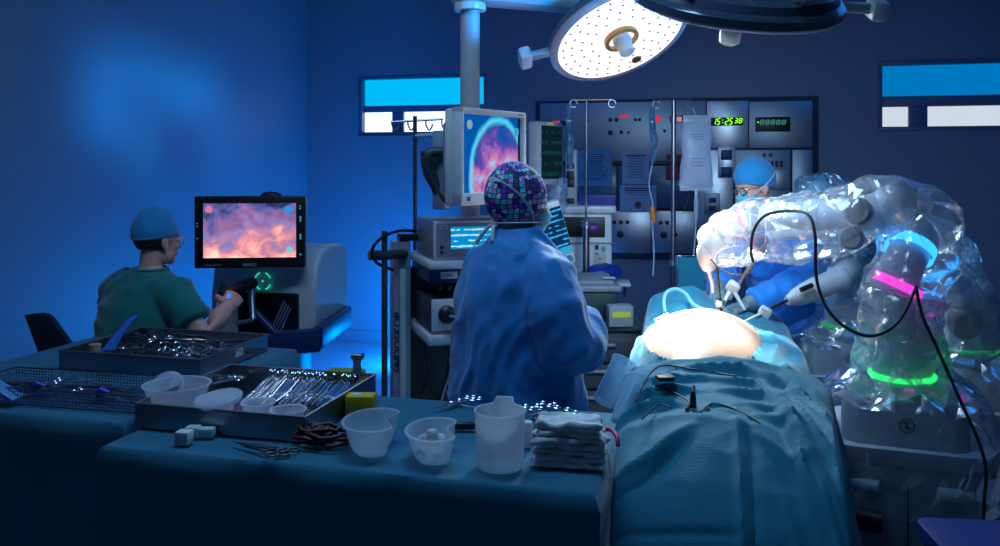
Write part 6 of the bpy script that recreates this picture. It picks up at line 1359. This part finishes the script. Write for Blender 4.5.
tb = MB().box((0, 0, 0.008), (0.052, 0.044, 0.014), 0.004).build('rubber_tab', mat('red_brown_rubber', (0.09, 0.02, 0.018), 0.5)); place(tb, on_low(665, 382, 0.012), 0.3); tag(tb, 'red brown square tab lying on the drape between the cables', 'tab')
cn = thing('cable_connector', 'steel and black connector standing on the drape where the cables meet', 'connector', on_low(693, 408, 0.002), 0)
MB().tube([(0, 0, 0), (0, 0.004, 0.025), (0, 0.006, 0.045)], [0.010, 0.009, 0.006], 10).build('connector_body', M_black, cn); MB().tube([(0, 0.006, 0.04), (0.002, 0.008, 0.062)], [0.006, 0.005], 8).build('connector_tip', M_steel, cn)
MB().tube([(0.0, 0, 0.012), (-0.012, -0.02, 0.006), (-0.016, -0.045, 0.004)], 0.005, 8).build('strain_relief', M_black, cn)
# red tube hooked from the swabs over the table corner
world_tube('red_tube', [WZ(598, 436, TZ+0.02), WZ(603, 430, TZ+0.035), WZ(611, 430, TZ+0.04), W(617, 437, 2.22), W(618, 446, 2.2)], 0.006, mat('crimson_rubber', (0.45, 0.01, 0.06), 0.4), 'short curved crimson tube between the swab pile and the draped patient', 'tube')
# clear gas hose arching over the belly
world_tube('gas_hose', [W(665, 312, 4.0), W(664, 300, 4.05), W(667, 292, 4.1), W(676, 289, 4.12), W(686, 294, 4.1), W(693, 304, 4.02), W(703, 309, 3.98), W(718, 311, 3.95)], 0.0085, frosted('pale_hose', (0.35, 0.75, 0.85), 0.25), 'pale clear hose arching over the lit abdomen', 'hose')
# instruments lying on the belly sheet
for i, (a, b) in enumerate((((653, 333), (681, 323)), ((651, 326), (672, 327)), ((655, 320), (668, 314)))):
    p, q = W(a[0], a[1], 3.72), W(b[0], b[1], 3.75); mb = MB(); mb.tube([Vector((0, 0, 0)), q-p], [0.004, 0.006], 8); o = mb.build('slim_forceps', M_dsteel); o.location = p; tag(o, 'slim steel forceps lying on the lit drape beside the abdomen', 'forceps', 'forceps beside the abdomen')
# ------------------------------------------------------------------ surgical robots
M_rob = mat('robot_white', (0.44, 0.46, 0.50), 0.35); M_robg = mat('robot_grey', (0.20, 0.21, 0.24), 0.4); M_cart = mat('cart_grey', (0.22, 0.26, 0.29), 0.45)
G_green = glow('green_ring', (0.02, 1.0, 0.12), 2.8); G_pink = glow('magenta_ring', (1.0, 0.06, 0.75), 1.3); G_green2 = glow('faint_green_ring', (0.02, 1.0, 0.2), 0.35); G_blue = glow('blue_ring', (0.03, 0.36, 1.0), 2.6); G_rose = glow('rose_ring', (1.0, 0.35, 0.75), 1.2)
def rrect(w_, d_, r, n=6):
    pts = []
    for cx, cy, a0 in ((w_/2-r, d_/2-r, 0), (-w_/2+r, d_/2-r, PI/2), (-w_/2+r, -d_/2+r, PI), (w_/2-r, -d_/2+r, 1.5*PI)):
        for k in range(n+1): a = a0+PI/2*k/n; pts.append((cx+r*math.cos(a), cy+r*math.sin(a)))
    return pts
def robot(label, px, py, d, rz, arm, radii, rings, bag, bagr, caps, tool, seed, bag2=None, cartfilm=True):
    base = W(px, py, d); base.z = 0
    o = thing('surgical_robot', label, 'robot', base, rz, 'surgical robots'); L_ = frame_of(o)
    def tier(name, levels, material):
        return MB().loft([[Vector((x, y, z)) for x, y in rrect(w_, d_, r)] for w_, d_, r, z in levels]).build(name, material, o, angle=30)
    tier('cart_body', ((0.44, 0.40, 0.08, 0.06), (0.47, 0.43, 0.08, 0.10), (0.50, 0.46, 0.09, 0.56), (0.51, 0.47, 0.09, 0.60)), M_cart)
    tier('cart_lip', ((0.50, 0.46, 0.09, 0.60), (0.55, 0.51, 0.11, 0.64), (0.56, 0.52, 0.11, 0.665), (0.53, 0.49, 0.10, 0.672), (0.44, 0.40, 0.08, 0.655)), M_rob)
    up_ = tier('cart_top', ((0.42, 0.38, 0.07, 0.65), (0.405, 0.365, 0.07, 0.79), (0.38, 0.34, 0.07, 0.815), (0.26, 0.26, 0.1, 0.83)), M_cart)
    tier('cart_foot', ((0.56, 0.52, 0.1, 0.02), (0.56, 0.52, 0.1, 0.07)), M_robg)
    for sx in (-1, 1):
        MB().tube([(sx*0.235, -0.10, 0.53), (sx*0.20, -0.195, 0.525), (sx*0.09, -0.235, 0.525)], [0.022, 0.026, 0.022], 12, flat=1.0, smooth=4).build('push_handle', M_rob, o)
        MB().tube([(sx*0.243, -0.08, 0.40), (sx*0.22, -0.19, 0.40), (sx*0.08, -0.226, 0.40)], [0.040, 0.042, 0.040], 12, flat=1.0, smooth=4).build('hand_hole', M_black, o)
    MB().box((0, -0.2265, 0.34), (0.004, 0.006, 0.42)).build('panel_seam', M_black, o)
    # no-leaning mark
    MB().torus((0, -0.186, 0.735), 0.024, 0.003, (PI/2, 0, 0), 24, 6).build('warning_mark', M_lblred if seed != 1 else M_black, up_)
    MB().tube([(-0.017, -0.1855, 0.752), (0.017, -0.187, 0.718)], 0.003, 6).build('warning_mark', M_lblred if seed != 1 else M_black, up_)
    MB().box((0.0, -0.186, 0.735), (0.012, 0.004, 0.026), 0.002).build('warning_mark', M_black, up_)
    # column
    MB().lathe([(0.13, 0.825), (0.112, 0.85), (0.108, 0.862), (0.001, 0.862)], 32).build('turntable', M_rob, o)
    MB().lathe([(0.112, 0.862), (0.118, 0.868), (0.118, 0.876), (0.108, 0.880), (0.001, 0.880)], 36).build('light_ring', G_green if seed == 1 else G_green2, o)
    pts = [L_(*a) for a in arm]
    MB().tube([(0, 0, 0.878), (0, 0, 0.95), (0, 0, 1.05), pts[0]], [0.104, 0.100, 0.088, 0.080], 28, smooth=3).build('column', M_rob, o)
    for i in range(len(pts)-1):
        MB().tube([pts[i], pts[i].lerp(pts[i+1], 0.5), pts[i+1]], [radii[i], (radii[i]+radii[i+1])/2*0.93, radii[i+1]], 24).build('arm_link', M_rob, o)
    for i, p in enumerate(pts):
        MB().ell(p, (radii[i]*1.10,)*3, 24, 14).build('joint', M_rob, o)
    for (a, b, r_, m_) in rings:
        a, b = L_(*a), L_(*b); MB().tube([a, b], r_, 28, caps=False).build('light_band', m_, o)
    for (a, b, r_) in caps:
        a, b = L_(*a), L_(*b); MB().tube([a, a.lerp(b, 0.7), b], [r_, r_, r_*0.8], 24).build('joint_cap', M_robg, o)
    tool(o, L_)
    for j, (bg, br, am) in enumerate(((bag, bagr, 0.030), (bag2[0], bag2[1], 0.028)) if bag2 else ((bag, bagr, 0.030),)):
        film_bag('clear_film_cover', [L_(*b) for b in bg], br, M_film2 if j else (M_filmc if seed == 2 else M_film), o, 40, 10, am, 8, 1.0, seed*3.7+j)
    if cartfilm:
        rg = []
        for z, w_, r in ((1.02, 0.25, 0.12), (0.95, 0.27, 0.13), (0.90, 0.31, 0.14), (0.855, 0.44, 0.16), (0.82, 0.56, 0.16), (0.76, 0.60, 0.15), (0.68, 0.64, 0.15), (0.60, 0.655, 0.15), (0.52, 0.65, 0.15), (0.46, 0.64, 0.15)):
            rg.append([Vector((x, y*0.95, z+0.02*math.sin(7*math.atan2(y, x)))) for x, y in rrect(w_, w_, r, 10)])
        mb = MB(); mb.loft(rg, False, False); me = mb.mesh('skirt'); bm = bmesh.new(); bm.from_mesh(me); bmesh.ops.subdivide_edges(bm, edges=bm.edges[:], cuts=2, use_grid_fill=True); bm.to_mesh(me); bm.free()
        crumple(me, 0.016, 5, seed*2.1); mesh_obj('clear_film_skirt', me, film('thin_film', (0.75, 0.85, 1.0), 0.09, 0.45, 4, 0.08) if 'thin_film' not in MATS else MATS['thin_film'], o, angle=25)
    return o
def tool_none(o, L_): pass
# --- near robot
def tool_near(o, L_):
    t = MB().tube([L_(716, 236, 3.64), L_(707, 252, 3.66), L_(709, 268, 3.69)], [0.05, 0.046, 0.030], 20, smooth=3).build('tool_holder', M_rob, o)
    MB().tube([L_(716, 262, 3.70), L_(719, 290, 3.75), L_(722, 317, 3.79)], [0.008, 0.006, 0.005], 10).build('instrument_shaft', M_black, t)
    MB().tube([L_(708, 268, 3.69), L_(712, 282, 3.70), L_(713, 293, 3.70)], [0.010, 0.008, 0.006], 10).build('white_guide', M_white, t)
    MB().lathe([(0.010, -0.02), (0.022, -0.01), (0.024, 0.012), (0.010, 0.016)], 16, L_(720, 303, 3.77)).build('trocar', M_steel, t)
    q = L_(760, 243, 3.42); MB().box(q, (0.055, 0.01, 0.075), 0.004, rot=(0.1, 0.25, 0)).build('display_card', mat('pink_card', (0.45, 0.16, 0.30), 0.4), o)
    MB().box(q+Vector((0, -0.007, 0)), (0.036, 0.004, 0.045), 0.002, rot=(0.1, 0.25, 0)).build('card_screen', mat('card_teal', (0.08, 0.16, 0.30), 0.3), o)
nr = robot('nearest surgical robot arm wrapped in clear film reaching over the patient', 902, 400, 3.16, A-0.36,
    [(896, 322, 3.16), (893, 285, 3.16), (915, 240, 3.24), (893, 206, 3.30), (862, 214, 3.34), (815, 215, 3.44), (768, 216, 3.55), (729, 229, 3.62)], [0.082, 0.085, 0.075, 0.078, 0.070, 0.062, 0.055, 0.056],
    [((894, 289, 3.15), (898, 281, 3.15), 0.096, G_pink), ((749, 218, 3.585), (744, 219, 3.60), 0.066, G_rose), ((908.5, 253.5, 3.216), (912.5, 245, 3.231), 0.090, G_blue)],
    [(896, 300, 3.14), (915, 262, 3.18), (922, 225, 3.22), (885, 203, 3.26), (845, 218, 3.34), (800, 228, 3.44), (760, 230, 3.52), (724, 241, 3.60), (704, 243, 3.64)], [0.12, 0.13, 0.125, 0.085, 0.115, 0.125, 0.112, 0.098, 0.035],
    [((860, 212, 3.24), (857, 211, 3.21), 0.052), ((853, 238, 3.26), (850, 238, 3.23), 0.045), ((764, 214, 3.53), (757, 214, 3.57), 0.068)], tool_near, 1,
    bag2=([(903, 392, 3.16), (900, 360, 3.14), (898, 330, 3.14), (905, 295, 3.14)], [0.17, 0.145, 0.13, 0.14]))
# --- far robot, behind the patient
def tool_far(o, L_):
    t = MB().tube([L_(836, 281, 3.98), L_(815, 289, 3.95), L_(797, 297, 3.92), L_(787, 301, 3.90)], [0.055, 0.055, 0.042, 0.020], 20).build('tool_holder', M_rob, o)
    a, b = L_(812, 285, 3.88), L_(801, 290, 3.86); MB().tube([a, b], 0.012, 10).build('slot', M_black, t)
    MB().tube([L_(788, 300, 3.90), L_(772, 308, 3.86), L_(757, 318, 3.83)], 0.006, 10).build('instrument_shaft', M_black, t)
    MB().box(L_(765, 312, 3.845), (0.055, 0.04, 0.045), 0.01, rot=(0.3, 0.5, 0)).build('trocar_hub', M_white, t); MB().tube([L_(763, 313, 3.845), L_(744, 322, 3.80)], [0.009, 0.006], 10).build('trocar', M_white, t)
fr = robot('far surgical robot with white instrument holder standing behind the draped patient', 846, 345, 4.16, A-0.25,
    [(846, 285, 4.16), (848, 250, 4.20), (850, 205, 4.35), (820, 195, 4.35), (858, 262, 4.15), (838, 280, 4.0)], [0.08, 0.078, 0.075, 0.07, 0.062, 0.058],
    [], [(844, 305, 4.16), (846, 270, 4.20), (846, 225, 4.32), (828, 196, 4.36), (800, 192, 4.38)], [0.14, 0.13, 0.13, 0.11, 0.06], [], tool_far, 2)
# --- third robot, at the side
def tool_third(o, L_):
    t = MB().tube([L_(775, 232, 4.02), L_(768, 240, 4.02)], 0.03, 14).build('tool_holder', M_rob, o)
    MB().tube([L_(768, 240, 4.02), L_(750, 266, 4.04), L_(736, 289, 4.05)], 0.009, 10).build('instrument_shaft', mat('brass_rod', (0.55, 0.38, 0.28), 0.3, metal=0.8), t)
    MB().box(L_(733, 287, 4.05), (0.06, 0.05, 0.05), 0.012, rot=(0.4, 0.6, 0.3)).build('trocar_hub', M_white, t)
    MB().tube([L_(731, 289, 4.05), L_(723, 305, 4.03)], [0.012, 0.008], 10).build('trocar', M_white, t); MB().tube([L_(735, 293, 4.03), L_(745, 310, 4.0)], [0.010, 0.007], 8).build('gas_tap', M_white, t)
tr_ = robot('third surgical robot with blue lit joint standing right of the nearest robot', 968, 362, 3.62, A-0.5,
    [(957, 300, 3.62), (940, 268, 3.62), (922, 235, 3.68), (880, 222, 3.80), (830, 226, 3.90), (780, 230, 4.0)], [0.078, 0.072, 0.068, 0.062, 0.055, 0.05],
    [((942, 270, 3.62), (938, 264, 3.62), 0.084, G_blue)],
    [(962, 345, 3.60), (960, 310, 3.60), (948, 275, 3.62), (930, 245, 3.66), (900, 228, 3.74)], [0.14, 0.13, 0.125, 0.12, 0.06], [((963, 322, 3.54), (966, 322, 3.51), 0.07)], tool_third, 3)
# --- cables hanging round the near robot
world_tube('power_cable', [W(753, 262, 3.30), W(751, 250, 3.28), W(754, 230, 3.26), W(766, 215, 3.24), W(790, 211, 3.18), W(808, 215, 3.08), W(815, 235, 3.02), W(816, 275, 2.98), W(825, 305, 2.94), W(845, 327, 2.90), W(872, 336, 2.88), W(898, 322, 2.88), (W(916, 288, 2.94))], 0.0058, M_rubber, 'black cable looped from the robot wrist down below its forearm', 'cable', 6, 8)
world_tube('power_cable', [W(916, 286, 2.93), W(922, 315, 2.90), W(938, 350, 2.88), W(960, 400, 2.84), W(978, 440, 2.80), W(986, 470, 2.78), W(984, 505, 2.78), W(982, 560, 2.78), Vector((W(982, 560, 2.78).x, W(982, 560, 2.78).y, 0.3))], 0.0058, M_rubber, 'black cable hanging from the robot shoulder past its cart', 'cable', 6, 8)
world_tube('thin_cable', [W(711, 259, 3.55), W(719, 268, 3.52), W(731, 274, 3.50), W(746, 274, 3.46), (W(753, 266, 3.40))], 0.004, M_rubber, 'thin black lead sagging below the robot tool holder', 'cable', 6, 6)
# --- blue container at the picture's near corner
bb = W(985, 165, 2.15); bc_ = thing('plastic_crate', 'dark blue plastic container in front of the nearest robot cart', 'container', (bb.x+0.05, bb.y-0.05, 0.0), A-0.1)
MB().loft([[Vector((x, y, z)) for x, y in rrect(w_, d_, 0.04)] for w_, d_, z in ((0.30, 0.24, 0.02), (0.34, 0.28, 0.67), (0.36, 0.30, 0.675), (0.365, 0.305, 0.715), (0.33, 0.27, 0.72))]).build('container_body', mat('deep_blue_plastic', (0.012, 0.02, 0.16), 0.35), bc_)
MB().tube([(-0.12, -0.145, 0.64), (-0.12, -0.175, 0.61), (0.12, -0.175, 0.61), (0.12, -0.145, 0.64)], 0.008, 8).build('handle', M_dgrey, bc_)
# blue floor lights behind the trolley
for lb, px, d, tgt, en in (('low blue floor light near the rear wall behind the endoscopy trolley', 425, 7.0, (-3.4, 6.9, 0.4), 135), ('low blue floor light between the trolley and the anaesthesia machine', 498, 6.3, (-3.0, 5.0, 0.5), 75)):
    p = W(px, 165, d); fx = thing('floor_light', lb, 'lamp', (p.x, p.y, 0), 0.2, 'blue floor lights')
    MB().box((0, 0, 0.05), (0.30, 0.16, 0.10), 0.02).build('housing', M_black, fx); MB().box((0, 0, 0.104), (0.26, 0.12, 0.008), 0.002).build('lens', MATS.get('blue_flood') or glow('blue_flood', (0.0, 0.18, 1.0), 6.0), fx)
    lamp('floor_light_beam', 'SPOT', Vector(fx.location)+Vector((0, 0, 0.25)), tgt, (0.0, 0.26, 1.0), en, spot_size=math.radians(176), spot_blend=0.4, shadow_soft_size=0.12)
